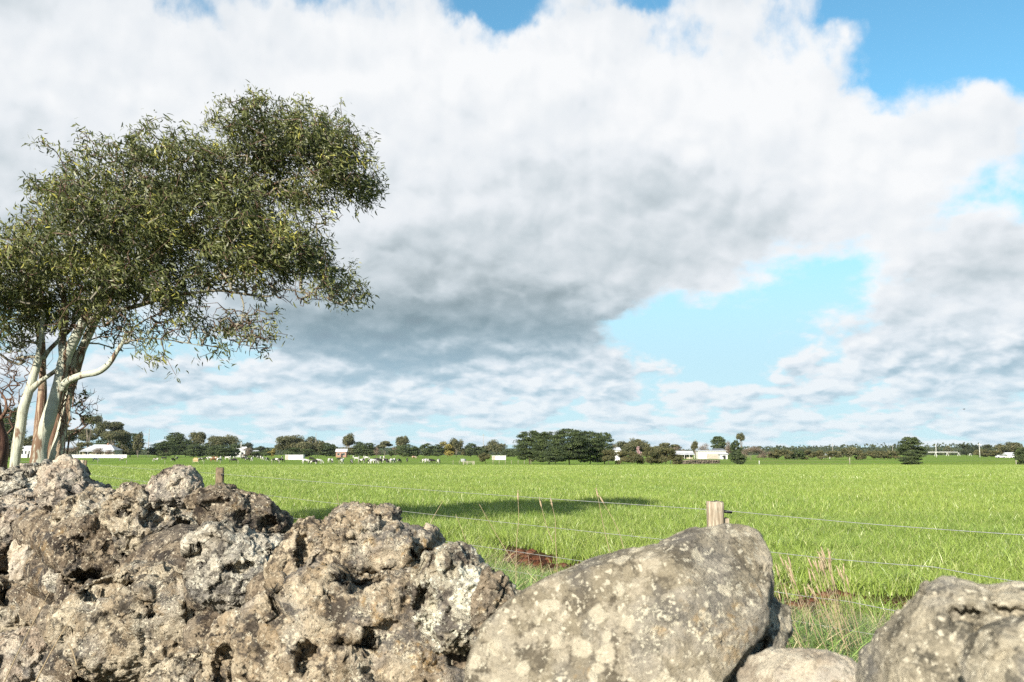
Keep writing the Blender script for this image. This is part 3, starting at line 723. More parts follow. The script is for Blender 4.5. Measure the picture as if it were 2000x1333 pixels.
# ------------------------------------------------------------------ rocks of the dry stone wall
def rock_material(name, base, mid, pale, white, orange_amt=0.4, white_amt=0.5, sc=1.0, pits=0.6, contrast=1.0, round_lichen=False):
    m, t = material(name); v = t.new('ShaderNodeTexCoord').outputs['Object']
    wv = t.v('ADD', v, t.v('SCALE', t.v('SUBTRACT', t.noise(v, 14 * sc, 3, 0.6, col=True), (0.5, 0.5, 0.5)), scale=0.06 / sc))
    n1 = t.noise(wv, 7 * sc, 7, 0.68); n2 = t.noise(wv, 26 * sc, 6, 0.72); n3 = t.noise(v, 95 * sc, 5, 0.7); n4 = t.noise(wv, 3 * sc, 4, 0.6)
    rag = t.m('MULTIPLY', t.m('SUBTRACT', n3, 0.5), 0.22)
    s = t.m('ADD', t.noise(wv, 11 * sc, 6, 0.65), rag)
    col = t.mix(t.ss(s, 0.44, 0.52), base, mid)
    s2 = t.m('ADD', t.noise(t.v('ADD', wv, (3.3, 1.7, 0.4)), 9 * sc, 6, 0.66), rag)
    col = t.mix(t.ss(s2, 0.48, 0.56), col, pale)
    gr = t.ss(t.noise(wv, 4 * sc, 4, 0.6), 0.45, 0.62)
    lum = tuple([sum(mid) / 3 * 1.05] * 3)
    col = t.mix(t.m('ADD', t.m('MULTIPLY', gr, 0.35), 0.15), col, tuple([lum[0] * 1.03, lum[0], lum[0] * 0.95]))
    c1 = t.xyz(t.vor(wv, 42 * sc, out='Color'))[0]; c2 = t.xyz(t.vor(wv, 105 * sc, out='Color'))[1]
    mot = t.m('ADD', t.m('MULTIPLY', c1, 0.65), t.m('MULTIPLY', c2, 0.65)); mot = t.m('ADD', t.m('MULTIPLY', t.m('SUBTRACT', mot, 0.65), 0.65 * contrast), 1.0)
    col = t.mix(1.0, col, t.comb(mot, mot, mot), 'MULTIPLY')
    # crusts of lichen: irregular patches, some round rosettes
    vd = t.vor(wv, 16 * sc); vr = t.vor(wv, 16 * sc, out='Color'); rx = t.xyz(vr)[0]
    ros = t.m('MULTIPLY', t.m('SUBTRACT', 1.0, t.ss(t.m('DIVIDE', vd, t.m('ADD', t.m('MULTIPLY', rx, 0.6), 0.05)), 0.55, 0.75)), t.ss(rx, 0.35, 0.5))
    patch = t.ss(t.m('ADD', t.m('MULTIPLY', n1, 0.45), t.m('ADD', t.m('MULTIPLY', n3, 0.30), t.m('MULTIPLY', n4, 0.25))), 0.60 - 0.06 * white_amt, 0.63 - 0.06 * white_amt)
    if round_lichen:
        ring = t.m('SUBTRACT', 1.0, t.m('MULTIPLY', t.ss(vd, 0.12, 0.0), 0.35))
        col = t.mix(t.m('MULTIPLY', ros, 0.85), col, t.mix(n3, pale, white))
        vd2 = t.vor(wv, 48 * sc); r2 = t.xyz(t.vor(wv, 48 * sc, out='Color'))[1]
        dots = t.m('MULTIPLY', t.m('SUBTRACT', 1.0, t.ss(vd2, 0.22, 0.32)), t.ss(r2, 0.55, 0.6))
        col = t.mix(t.m('MULTIPLY', dots, 0.75), col, white)
    col = t.mix(t.m('MULTIPLY', patch, t.m('MULTIPLY', t.ss(n3, 0.30, 0.5), 0.85)), col, white)
    spk = t.ss(t.noise(v, 50 * sc, 5, 0.8), 0.57, 0.62)
    col = t.mix(t.m('MULTIPLY', spk, 0.85), col, white)
    dk = t.ss(t.noise(wv, 38 * sc, 6, 0.75), 0.60, 0.70)
    col = t.mix(t.m('MULTIPLY', dk, 0.75 * contrast), col, tuple(q * 0.35 for q in base))
    og = t.m('MULTIPLY', t.ss(t.noise(wv, 5.5 * sc, 5, 0.65), 0.57, 0.65), t.ss(n2, 0.42, 0.58))
    col = t.mix(t.m('MULTIPLY', og, orange_amt), col, (0.36, 0.22, 0.07))
    pit = t.m('SUBTRACT', 1.0, t.ss(t.vor(wv, 70 * sc), 0.08, 0.30)); pit = t.m('MULTIPLY', pit, t.ss(n2, 0.45, 0.6))
    col = t.mix(t.m('MULTIPLY', pit, 0.55 * pits), col, tuple(q * 0.30 for q in base))
    h = t.m('SUBTRACT', t.m('ADD', t.m('MULTIPLY', n2, 0.8), t.m('MULTIPLY', n3, 0.45)), t.m('MULTIPLY', pit, pits))
    h = t.m('ADD', h, t.m('MULTIPLY', patch, 0.08))
    finish(t, bsdf(t, col, 0.92, bump(t, h, 0.024 / sc, 1.0), 0.12)); return m
RM = dict(
    scoria=rock_material('lichened_scoria', (0.054, 0.041, 0.026), (0.278, 0.219, 0.141), (0.451, 0.385, 0.274), (0.622, 0.577, 0.457), 0.45, 0.9, 0.9, 0.8),
    scoria_fine=rock_material('lichened_scoria_near', (0.054, 0.038, 0.023), (0.282, 0.215, 0.134), (0.448, 0.371, 0.255), (0.620, 0.565, 0.437), 0.6, 0.8, 1.2, 0.8),
    grey=rock_material('grey_lichen_rock', (0.063, 0.051, 0.036), (0.285, 0.249, 0.187), (0.476, 0.432, 0.339), (0.626, 0.591, 0.486), 0.2, 1.2, 0.8, 0.8),
    dark=rock_material('dark_brown_scoria', (0.029, 0.020, 0.014), (0.124, 0.092, 0.060), (0.279, 0.222, 0.152), (0.603, 0.543, 0.415), 0.35, 0.5, 0.9, 0.9),
    smooth=rock_material('smooth_basalt_with_lichen', (0.107, 0.088, 0.056), (0.242, 0.206, 0.138), (0.373, 0.326, 0.238), (0.584, 0.539, 0.416), 0.45, 0.6, 1.25, 0.2, 0.4, True),
    rightr=rock_material('grey_basalt_with_lichen', (0.086, 0.076, 0.052), (0.254, 0.223, 0.158), (0.416, 0.369, 0.269), (0.636, 0.586, 0.459), 0.5, 0.6, 1.5, 0.2, 0.4, True),
    pink=rock_material('pinkish_scoria', (0.073, 0.054, 0.037), (0.313, 0.243, 0.175), (0.468, 0.396, 0.300), (0.595, 0.542, 0.433), 0.25, 0.8, 0.8, 1.0),
    pale=rock_material('pale_basalt', (0.309, 0.251, 0.176), (0.451, 0.378, 0.273), (0.534, 0.466, 0.346), (0.579, 0.531, 0.422), 0.4, 0.4, 1.1, 0.15, 0.25),
    white=rock_material('crusted_scoria', (0.069, 0.051, 0.033), (0.321, 0.269, 0.181), (0.520, 0.470, 0.345), (0.741, 0.721, 0.580), 0.3, 1.6, 1.1, 0.6, 0.8),
)
_ico = {}
def ico(n):
    if n not in _ico:
        bm = bmesh.new(); bmesh.ops.create_icosphere(bm, subdivisions=n, radius=1.0)
        _ico[n] = (np.array([v.co[:] for v in bm.verts]), np.array([[v.index for v in f.verts] for f in bm.faces])); bm.free()
    return _ico[n]
def wall_depth(px, py):
    u = (px - 1000) / F
    return 1.95 / (max(u, -0.66) + 0.831) * (1 - 0.10 * (py - 1050) / 283.0)
def rock(label, outline, style='scoria', thick=0.5, depth=None, sub=7, knob=1.0, seed=1, facets=5, boxy=0.72, dd=0.0, tilt=0.0, cut=0.82, planes=(), holes=()):
    pts = np.array(outline, float); c = pts.mean(0)
    # area centroid
    x, y = pts[:, 0], pts[:, 1]; x1, y1 = np.roll(x, -1), np.roll(y, -1); A = (x * y1 - x1 * y).sum() / 2
    c = np.array([((x + x1) * (x * y1 - x1 * y)).sum(), ((y + y1) * (x * y1 - x1 * y)).sum()]) / (6 * A)
    Yd = (depth or wall_depth(c[0], c[1])) + dd
    # polar outline
    TH = np.linspace(-math.pi, math.pi, 361); RR = np.zeros(361)
    for i, th in enumerate(TH):
        d = np.array([math.cos(th), math.sin(th)]); best = 0
        for a, b in zip(pts, np.roll(pts, -1, axis=0)):
            e = b - a; M = np.array([[d[0], -e[0]], [d[1], -e[1]]]); det = np.linalg.det(M)
            if abs(det) < 1e-9: continue
            s, q = np.linalg.solve(M, a - c)
            if s > 0 and -1e-6 <= q <= 1 + 1e-6: best = max(best, s)
        RR[i] = best
    kern = np.array([1, 2, 3, 2, 1.]) / 9; RR = np.convolve(np.concatenate([RR[-5:-1], RR, RR[1:5]]), kern, 'same')[4:-4]
    S, Tf = ico(sub); mpp = Yd / F
    th = np.arctan2(-S[:, 1], S[:, 0]); rho = np.sqrt(S[:, 0] ** 2 + S[:, 1] ** 2)
    r = np.interp(th, TH, RR) * rho ** boxy * mpp
    size = np.sqrt(abs(A)) * mpp; D = size * thick
    a = np.cos(th) * r; b = -np.sin(th) * r; cc = D * np.sign(S[:, 2]) * np.abs(S[:, 2]) ** 0.85
    cc = cc + tilt * b
    V = np.stack([a, b, cc], 1)
    rs = np.random.default_rng(seed + 100)
    for _ in range(facets):           # broken faces: shave the near side with planes
        nrm = unit(np.array([rs.normal() * 0.7, rs.normal() * 0.6 + 0.15, abs(rs.normal()) * 0.6 + 0.45]))
        ext = (V @ nrm).max(); lim = ext * rs.uniform(cut, cut + 0.13); over = np.maximum(V @ nrm - lim, 0)
        V = V - nrm * (over * 0.85)[:, None]
    for nx0, ny0, nz0, lm in planes:
        nrm = unit(np.array([nx0, ny0, nz0])); pr = V @ nrm; V = V - nrm * (np.maximum(pr - pr.max() * lm, 0) * 0.97)[:, None]
    for hx, hy, hrx, hry, hd in holes:      # hollows and notches gouged into the near side
        ax = (V[:, 0] - (hx - c[0]) * mpp) / (hrx * mpp); ay = (V[:, 1] + (hy - c[1]) * mpp) / (hry * mpp)
        rr = np.sqrt(ax ** 2 + ay ** 2) + 0.35 * noise3(np.stack([ax * 2, ay * 2, ax * 0 + seed], 1), seed); k_ = np.clip((1.15 - rr) / 0.45, 0, 1); k_ = k_ * k_ * (3 - 2 * k_)
        V[:, 2] -= np.where(V[:, 2] > -0.2 * D, k_ * hd * size, 0)
    org = P(c[0], c[1], Yd); view = unit(org - np.array([0, 0, CAMH])); N = -view
    Rr = unit(np.cross(view, np.array([0, 0, 1.0]))); Uu = np.cross(Rr, view)
    W = V[:, :1] * Rr + V[:, 1:2] * Uu + V[:, 2:] * N
    o = mesh_np('rock', W, [Tf], RM[style], None)
    me = o.data
    def normals():
        n = np.zeros(len(W) * 3, dtype=np.float32); me.vertices.foreach_get('normal', n); return n.reshape(-1, 3)
    u = size * 0.22; k = knob
    wd = W + seed * 3.1
    q1, q2 = worley(wd / (u * 1.0), seed); fr = fbm(wd / (u * 2.2), 4, seed, ridge=True)
    bk = blocks((wd + 0.25 * u * np.stack([noise3(wd / u, seed + 41), noise3(wd / u, seed + 42), noise3(wd / u, seed + 43)], 1)) / (u * 1.15), seed + 40)
    h = u * k * (0.10 * (0.55 - q1) + 0.26 * fr + 0.20 * bk) + u * 0.25 * fbm(wd / (u * 3), 3, seed + 9)
    W = W + normals() * h[:, None]
    me.vertices.foreach_set('co', W.astype(np.float32).ravel()); me.update()
    u2 = 26 * mpp; wd = wd + 0.25 * u2 * np.stack([noise3(wd / u2, seed + 1), noise3(wd / u2, seed + 2), noise3(wd / u2, seed + 3)], 1)
    q1, q2 = worley(wd / u2, seed + 5); q3, _ = worley(wd / (u2 * 0.42), seed + 6)
    g = np.clip(0.5 + 2.0 * fbm(wd / (u * 1.4), 2, seed + 20), 0.1, 1)
    h = u2 * k * 0.8 * (g * (0.30 * (0.5 - q1) - 0.45 * np.clip(0.22 - (q2 - q1), 0, 1)) + 0.14 * (0.5 - q3)) + u2 * k * 0.30 * fbm(wd / (u2 * 0.8), 4, seed + 7, 0.62)
    pitm = np.clip(fbm(wd / (u2 * 1.3), 3, seed + 31) - 0.12, 0, 0.3)       # holes gouged into the lava
    h -= u2 * k * 2.0 * pitm
    h += u2 * k * 0.30 * blocks(wd / (u2 * 2.2), seed + 50) + u2 * k * 0.09 * blocks(wd / (u2 * 0.6), seed + 51)
    W = W + normals() * h[:, None]
    me.vertices.foreach_set('co', W.astype(np.float32).ravel()); me.update()
    o.location = org
    tag(o, label, 'rock', 'rocks of the drystone wall'); return o

rock('long smooth wedge shaped boulder with round lichen spots, rising to a blunt point at right', [(915, 1400), (928, 1290), (945, 1235), (1000, 1185), (1070, 1145), (1150, 1105), (1230, 1082), (1300, 1065), (1355, 1042), (1400, 1031), (1450, 1033), (1482, 1044), (1497, 1085), (1502, 1140), (1490, 1200), (1470, 1260), (1440, 1330), (1400, 1420), (1200, 1470), (960, 1460)], 'smooth', 0.36, sub=7, knob=0.22, seed=4, facets=3, boxy=0.6, tilt=-0.2, planes=((.76, -.63, .15, .735), (-.25, .35, .9, .72)))
rock('grey brown rock tucked in the shade behind the right end of the pointed boulder', [(1380, 1240), (1440, 1190), (1490, 1165), (1516, 1165), (1538, 1190), (1543, 1232), (1525, 1262), (1500, 1290), (1490, 1340), (1470, 1450), (1340, 1450), (1340, 1320)], 'rightr', 0.4, sub=6, knob=0.6, seed=9, dd=0.27, holes=((1475, 1260, 22, 30, .2),))
rock('low pale cream rock at the bottom edge between the two big right boulders', [(1448, 1400), (1455, 1325), (1470, 1297), (1510, 1282), (1560, 1276), (1620, 1275), (1655, 1285), (1685, 1310), (1700, 1400), (1620, 1440), (1500, 1440)], 'pale', 0.5, sub=6, knob=0.35, seed=12, boxy=0.6)
rock('big grey rounded boulder at the right edge, dipping to the gap in the wall', [(1680, 1430), (1692, 1335), (1722, 1290), (1760, 1252), (1796, 1207), (1832, 1164), (1862, 1148), (1910, 1152), (1950, 1162), (2000, 1158), (2090, 1165), (2180, 1220), (2180, 1400), (2000, 1500), (1800, 1500)], 'rightr', 0.4, sub=7, knob=0.45, seed=21, boxy=0.62, holes=((1905, 1222, 30, 18, .12), (1990, 1208, 50, 12, .10), (1930, 1250, 20, 14, .12)))
rock('grey rock with orange lichen leaning on the right edge boulder', [(1890, 1320), (1915, 1268), (1950, 1236), (2010, 1214), (2080, 1205), (2140, 1250), (2120, 1400), (2000, 1450), (1925, 1400)], 'rightr', 0.4, sub=6, knob=0.5, seed=25, dd=-0.17)
rock('knobbly brown peak rock, highest stone in the middle of the wall', [(535, 1110), (556, 1060), (590, 1036), (640, 1030), (662, 1001), (710, 992), (760, 1003), (790, 1028), (840, 1052), (872, 1078), (880, 1110), (840, 1150), (760, 1165), (650, 1170), (570, 1160)], 'scoria_fine', 0.55, sub=7, knob=1.0, seed=31, dd=0.12, holes=((600, 1075, 14, 40, .16), (735, 1118, 60, 16, .22), (820, 1090, 30, 14, .18), (690, 1060, 22, 12, .10)))
rock('rock with a white lichen crust on top and a dark pitted right end', [(800, 1130), (830, 1085), (870, 1068), (915, 1078), (955, 1108), (990, 1145), (1012, 1168), (1005, 1200), (965, 1235), (930, 1260), (860, 1262), (810, 1200)], 'white', 0.5, sub=7, knob=0.9, seed=35, dd=0.04, holes=((835, 1185, 26, 40, .30), (880, 1120, 14, 16, .08)))
rock('dark pitted lump at the right tip of the middle rocks', [(930, 1150), (955, 1118), (985, 1140), (1015, 1168), (1008, 1200), (975, 1228), (945, 1240), (925, 1200)], 'dark', 0.5, sub=6, knob=1.1, seed=36, dd=-0.08)
rock('large tan boulder with deep hollows, under the peak rock', [(500, 1200), (540, 1130), (620, 1120), (700, 1140), (780, 1130), (850, 1150), (880, 1200), (940, 1240), (950, 1290), (930, 1360), (900, 1440), (700, 1470), (540, 1430), (480, 1300)], 'scoria_fine', 0.45, sub=7, knob=1.0, seed=41, dd=-0.06, holes=((700, 1155, 45, 24, .34), (690, 1262, 34, 18, .20), (835, 1215, 30, 42, .28), (610, 1285, 22, 30, .14), (640, 1185, 24, 12, .16), (560, 1165, 18, 20, .16)))
rock('brown boulder with orange stains at the bottom edge, left of the middle', [(400, 1260), (450, 1210), (520, 1170), (580, 1170), (620, 1230), (620, 1330), (600, 1440), (450, 1450), (420, 1340)], 'scoria_fine', 0.5, sub=7, knob=1.0, seed=43, dd=-0.10, holes=((455, 1300, 30, 40, .25), (560, 1240, 20, 16, .12)))
rock('pinkish rounded knob standing up on the wall left of the dark brown rock', [(280, 985), (295, 950), (318, 925), (345, 913), (368, 917), (383, 935), (392, 960), (385, 985), (340, 1000)], 'pink', 0.6, sub=6, knob=0.7, seed=47, dd=0.15)
rock('dark brown bumpy rock sloping down to the right of the pinkish knob', [(375, 975), (395, 955), (430, 952), (480, 970), (530, 988), (558, 1008), (563, 1032), (540, 1048), (480, 1056), (420, 1040), (385, 1010)], 'dark', 0.55, sub=6, knob=1.0, seed=51, dd=0.15, holes=((430, 985, 26, 10, .16), (520, 1025, 18, 14, .25), (470, 1010, 14, 12, .12)))
rock('grey brown rock with a rough crest below the pinkish knob', [(205, 1000), (222, 965), (255, 947), (275, 948), (305, 965), (350, 978), (392, 990), (405, 1030), (380, 1080), (320, 1100), (240, 1075)], 'scoria', 0.55, sub=7, knob=1.0, seed=55, dd=0.06, holes=((300, 1010, 24, 20, .18), (350, 1040, 22, 22, .25), (250, 1000, 14, 10, .12)))
rock('broad grey boulder with pale crust, left of the peak rock', [(370, 1060), (400, 1025), (450, 1030), (520, 1050), (570, 1060), (590, 1110), (580, 1160), (520, 1190), (440, 1190), (380, 1150)], 'grey', 0.5, sub=7, knob=0.9, seed=59, dd=0.02, holes=((395, 1085, 22, 22, .2), (470, 1110, 30, 12, .16), (540, 1130, 16, 18, .14)))
rock('brown boulder with dark hollows below the rough crested rock', [(130, 1080), (170, 1020), (220, 1010), (290, 1030), (360, 1050), (400, 1090), (390, 1150), (300, 1165), (200, 1150), (140, 1130)], 'dark', 0.5, sub=7, knob=1.2, seed=63, dd=0.0, holes=((265, 1060, 34, 40, .30), (340, 1075, 24, 30, .25), (200, 1120, 40, 16, .30), (160, 1060, 18, 14, .2)))
rock('largest tan boulder on the left half of the wall face', [(125, 1190), (190, 1135), (280, 1112), (370, 1115), (450, 1150), (500, 1190), (510, 1240), (430, 1300), (320, 1330), (220, 1310), (150, 1260)], 'scoria', 0.45, sub=7, knob=0.9, seed=67, dd=-0.12, holes=((215, 1150, 50, 20, .30), (400, 1230, 20, 12, .12), (300, 1200, 16, 12, .10), (430, 1180, 22, 14, .14), (350, 1290, 30, 12, .16)))
rock('leaning slab with a pale face and a dark right side, in the wall at left', [(83, 1133), (98, 1105), (135, 1086), (150, 1092), (178, 1118), (188, 1140), (178, 1160), (145, 1166), (105, 1152)], 'grey', 0.5, sub=6, knob=0.45, seed=71, dd=-0.16, facets=7, cut=0.62)
rock('pale blocky stone left of the leaning slab', [(22, 1100), (30, 1064), (60, 1048), (100, 1058), (120, 1090), (100, 1128), (55, 1140), (25, 1130)], 'pale', 0.5, sub=6, knob=0.6, seed=75, dd=-0.12, facets=7, cut=0.7)
rock('tapering rock with yellow lichen on its peak, in front of the gum trunks', [(80, 960), (95, 915), (118, 896), (133, 893), (150, 912), (172, 938), (200, 952), (222, 975), (200, 1000), (140, 1005), (90, 990)], 'pink', 0.6, sub=6, knob=0.9, seed=79, dd=0.5)
rock('pale grey crusted rock at the left edge below the gum trunks', [(-60, 960), (-20, 930), (30, 918), (80, 908), (120, 912), (135, 950), (120, 990), (60, 1010), (-30, 1010)], 'grey', 0.5, sub=7, knob=0.9, seed=83, dd=0.4)
rock('tan sloping boulder at the left edge', [(-80, 1030), (-30, 985), (40, 968), (110, 975), (160, 1000), (190, 1040), (160, 1080), (100, 1090), (30, 1110), (-60, 1120)], 'pink', 0.5, sub=7, knob=0.9, seed=87, dd=0.15, holes=((110, 1020, 16, 22, .18), (40, 1030, 14, 10, .1)))
rock('rock with grey blotches between the left edge boulder and the crested rock', [(110, 1010), (140, 975), (190, 965), (230, 975), (250, 1010), (230, 1060), (170, 1080), (125, 1060)], 'scoria', 0.55, sub=6, knob=1.1, seed=89, dd=0.12)
rock('tan rock low at the left edge beneath the pale blocky stone', [(-60, 1180), (-30, 1135), (40, 1128), (100, 1150), (150, 1180), (140, 1240), (60, 1270), (-50, 1260)], 'scoria', 0.5, sub=7, knob=0.9, seed=91, dd=-0.10, holes=((15, 1165, 22, 16, .25), (80, 1215, 24, 12, .16)))
rock('tan rock in the bottom left corner', [(-60, 1290), (-20, 1240), (60, 1235), (130, 1250), (175, 1300), (160, 1420), (0, 1450)], 'pink', 0.5, sub=7, knob=0.8, seed=95, dd=-0.25)
rock('rock with a deep dark hollow on the bottom edge, right of the corner rock', [(130, 1330), (150, 1280), (220, 1270), (300, 1300), (330, 1340), (310, 1440), (160, 1440)], 'dark', 0.5, sub=7, knob=1.0, seed=97, dd=-0.12, holes=((225, 1330, 60, 40, .5),))
rock('tan rock on the bottom edge under the largest left boulder', [(290, 1330), (330, 1295), (400, 1270), (450, 1290), (470, 1350), (440, 1440), (310, 1440)], 'scoria', 0.5, sub=7, knob=0.9, seed=99, dd=-0.05)

# rubble core and lower courses that carry the loose top stones
wv_, wf_, wn_ = [], [], 0
S, Tf = ico(4); rs = np.random.default_rng(5)
s_ = np.arange(0.6, 11.5, 0.26)
for lv in range(5):
    for yy in s_:
        xx = 0.831 * 1.95 / 0.831 - 0.831 * yy + rs.normal() * 0.03 + 0.16      # just behind the face line
        sc = rs.uniform(0.20, 0.28); h = 0.14 + lv * 0.24
        if h > 1.20 - 0.055 * max(0, 3.0 - yy) * 4 + 0.0: continue
        V = S * np.array([sc, sc * 0.95, sc * 0.72]); V = V * (1 + 0.30 * fbm(S * 1.6 + lv * 9 + yy, 4, 3))[:, None] * (1 + 0.12 * fbm(S * 6 + yy * 3, 3, 4))[:, None]
        wv_.append(V + np.array([xx, yy, h])); wf_.append(Tf + wn_); wn_ += len(V)
tag(mesh_np('stone_wall', np.concatenate(wv_), [np.concatenate(wf_)], RM['dark']), 'dark lower courses of the drystone wall beneath its loose top rocks', 'wall')

# ------------------------------------------------------------------ grass (instanced tufts: one object per kind)
def grass_mat(name, c1, c2, dry=None, transl=0.45):
    m, t = material(name); a = t.new('ShaderNodeAttribute', attribute_name='tint').outputs['Fac']
    oi = t.new('ShaderNodeObjectInfo'); geo = t.new('ShaderNodeNewGeometry').outputs['Position']
    n = t.noise(geo, 0.9, 4, 0.6); n2 = t.noise(geo, 0.09, 4, 0.6)
    col = t.mix(t.m('ADD', t.m('MULTIPLY', a, 0.55), t.m('MULTIPLY', n, 0.45)), c1, c2)
    col = t.mix(t.m('MULTIPLY', t.ss(n2, 0.45, 0.65), 0.35), col, (c2[0] * 0.8, c2[1] * 0.72, c2[2] * 0.8))
    n5 = t.noise(geo, 0.35, 5, 0.7); col = t.mix(t.m('MULTIPLY', t.ss(n5, 0.52, 0.64), 0.55), col, (c2[0] * 0.42, c2[1] * 0.5, c2[2] * 0.5))
    if dry: col = t.mix(t.ss(a, 0.90, 0.93), col, dry)
    b = bsdf(t, col, 0.38, None, 0.5); tr = t.new('ShaderNodeBsdfTranslucent'); t.put(tr.inputs[0], col)
    mx = t.new('ShaderNodeMixShader'); mx.inputs[0].default_value = transl; t.l.new(b, mx.inputs[1]); t.l.new(tr.outputs[0], mx.inputs[2])
    finish(t, mx.outputs[0]); return m
gm_crop = grass_mat('young_crop_grass', (0.035, 0.085, 0.010), (0.44, 0.575, 0.115), (0.50, 0.52, 0.22), 0.32)
gm_rank = grass_mat('rank_grass', (0.025, 0.065, 0.012), (0.32, 0.46, 0.12), (0.55, 0.46, 0.28), 0.25)
gm_straw = grass_mat('dry_grass', (0.42, 0.32, 0.19), (0.66, 0.55, 0.38), None, 0.3)
def tuft(name, mat, n, size, hmin, hmax, wid, lean, curl, seed, seg=3):
    rs = np.random.default_rng(seed); b = (rs.random((n, 2)) - 0.5) * size; h = rs.uniform(hmin, hmax, n); a = rs.random(n) * 2 * math.pi
    ln = np.abs(rs.normal(size=n)) * lean; dx, dy = np.cos(a), np.sin(a); wd = wid * rs.uniform(0.6, 1.25, n)
    V = np.zeros((n, 2 * seg + 1, 3)); fa = a + math.pi / 2 + rs.normal(size=n) * 0.8; sx, sy = np.cos(fa), np.sin(fa)
    for k in range(seg + 1):
        s = k / seg; off = h * (ln * s + curl * s * s * (0.3 + ln)); z = h * (s - 0.35 * curl * s * s * ln)
        cx, cy = b[:, 0] + dx * off, b[:, 1] + dy * off
        if k < seg:
            ww = wd * (1 - 0.55 * s) / 2
            V[:, 2 * k] = np.stack([cx - sx * ww, cy - sy * ww, z - 0.02 * (k == 0)], 1); V[:, 2 * k + 1] = np.stack([cx + sx * ww, cy + sy * ww, z - 0.02 * (k == 0)], 1)
        else: V[:, 2 * seg] = np.stack([cx, cy, z], 1)
    i = np.arange(n)[:, None] * (2 * seg + 1)
    Q = np.concatenate([i + np.array([[2 * k, 2 * k + 1, 2 * k + 3, 2 * k + 2]]) for k in range(seg - 1)]); T = i + np.array([[2 * seg - 2, 2 * seg - 1, 2 * seg]])
    return mesh_np(name, V.reshape(-1, 3), [Q, T], mat, None, {'tint': np.repeat(rs.random(n), 2 * seg + 1)}, link=False)
def scatter(name, label, cat, pts, scales, variants):
    coll = bpy.data.collections.new(name + '_tufts')
    for v in variants: coll.objects.link(v)
    me = bpy.data.meshes.new(name); me.vertices.add(len(pts)); me.vertices.foreach_set('co', np.asarray(pts, np.float32).ravel())
    a = me.attributes.new('sc', 'FLOAT', 'POINT'); a.data.foreach_set('value', np.asarray(scales, np.float32))
    a = me.attributes.new('rz', 'FLOAT', 'POINT'); a.data.foreach_set('value', (rng.random(len(pts)) * 6.283).astype(np.float32))
    o = bpy.data.objects.new(name, me); COL.objects.link(o); tag(o, label, cat, kind='stuff')
    g = bpy.data.node_groups.new(name + '_scatter', 'GeometryNodeTree')
    g.interface.new_socket('Geometry', in_out='INPUT', socket_type='NodeSocketGeometry'); g.interface.new_socket('Geometry', in_out='OUTPUT', socket_type='NodeSocketGeometry')
    N = g.nodes; L = g.links; gi = N.new('NodeGroupInput'); go = N.new('NodeGroupOutput'); ip = N.new('GeometryNodeInstanceOnPoints')
    ci = N.new('GeometryNodeCollectionInfo'); ci.inputs['Collection'].default_value = coll; ci.inputs['Separate Children'].default_value = True; ci.inputs['Reset Children'].default_value = True
    ip.inputs['Pick Instance'].default_value = True
    s = N.new('GeometryNodeInputNamedAttribute'); s.data_type = 'FLOAT'; s.inputs['Name'].default_value = 'sc'
    r = N.new('GeometryNodeInputNamedAttribute'); r.data_type = 'FLOAT'; r.inputs['Name'].default_value = 'rz'
    cx = N.new('ShaderNodeCombineXYZ'); L.new(r.outputs['Attribute'], cx.inputs[2])
    m2p = N.new('GeometryNodeMeshToPoints')
    L.new(gi.outputs[0], m2p.inputs[0]); L.new(m2p.outputs[0], ip.inputs['Points']); L.new(ci.outputs[0], ip.inputs['Instance'])
    e2r = N.new('FunctionNodeEulerToRotation'); L.new(cx.outputs[0], e2r.inputs[0]); L.new(e2r.outputs[0], ip.inputs['Rotation'])
    L.new(s.outputs['Attribute'], ip.inputs['Scale']); L.new(ip.outputs[0], go.inputs[0])
    mod = o.modifiers.new('scatter', 'NODES'); mod.node_group = g
    return o
def field_pts(y0, y1, cell, jit=0.5, margin=1.5, fx=0.62):
    out = []
    yy = y0
    ys = np.arange(y0, y1, cell)
    for y in ys:
        half = fx * y + margin; xs = np.arange(-half, half, cell); out.append(np.stack([xs, np.full_like(xs, y)], 1))
    p = np.concatenate(out); p += (rng.random(p.shape) - 0.5) * cell * 2 * jit
    return p
def zat(p): 
    z = gz(p[:, 0], p[:, 1]); q = np.stack([p[:, 0], p[:, 1], np.zeros(len(p))], 1)
    s = fence_side(p[:, 0], p[:, 1]); nr = (p[:, 1] < 45)
    return z + (fbm(q * 2.0, 3, 5) * 0.10 * np.exp(-((s - 1.8) / 1.6) ** 2) + fbm(q * 0.35, 3, 8) * 0.06) * nr
def pts3(p): return np.stack([p[:, 0], p[:, 1], zat(p)], 1)
def patchy(p, sc, seed): return fbm(np.stack([p[:, 0] * sc, p[:, 1] * sc, np.zeros(len(p))], 1), 3, seed)
# crop: three distances
A = field_pts(5, 24, 0.30); s = fence_side(A[:, 0], A[:, 1]); n = patchy(A, 0.9, 60)
A = A[(s > 3.9 + n * 1.6) | ((s > 0.7) & (n > 0.02 + 0.07 * (s > 1.8)))]
crop_n = [tuft('crop_tuft', gm_crop, 95, 0.42, 0.08, 0.26, 0.0115, 0.30, 0.9, 10 + k) for k in range(5)]
crop_m = [tuft('crop_tuft', gm_crop, 170, 0.95, 0.10, 0.27, 0.020, 0.30, 0.8, 20 + k, 2) for k in range(4)]
crop_f = [tuft('crop_tuft', gm_crop, 330, 2.6, 0.12, 0.28, 0.040, 0.30, 0.6, 30 + k, 2) for k in range(4)]
B = field_pts(24, 60, 0.62); B = B[fence_side(B[:, 0], B[:, 1]) > 3.6 + patchy(B, 0.9, 60) * 2.2]
Cc = field_pts(60, 195, 1.9, fx=0.60); Cc = Cc[fence_side(Cc[:, 0], Cc[:, 1]) > 4]
label = 'bright green young crop grass covering the paddock beyond the wire fence'
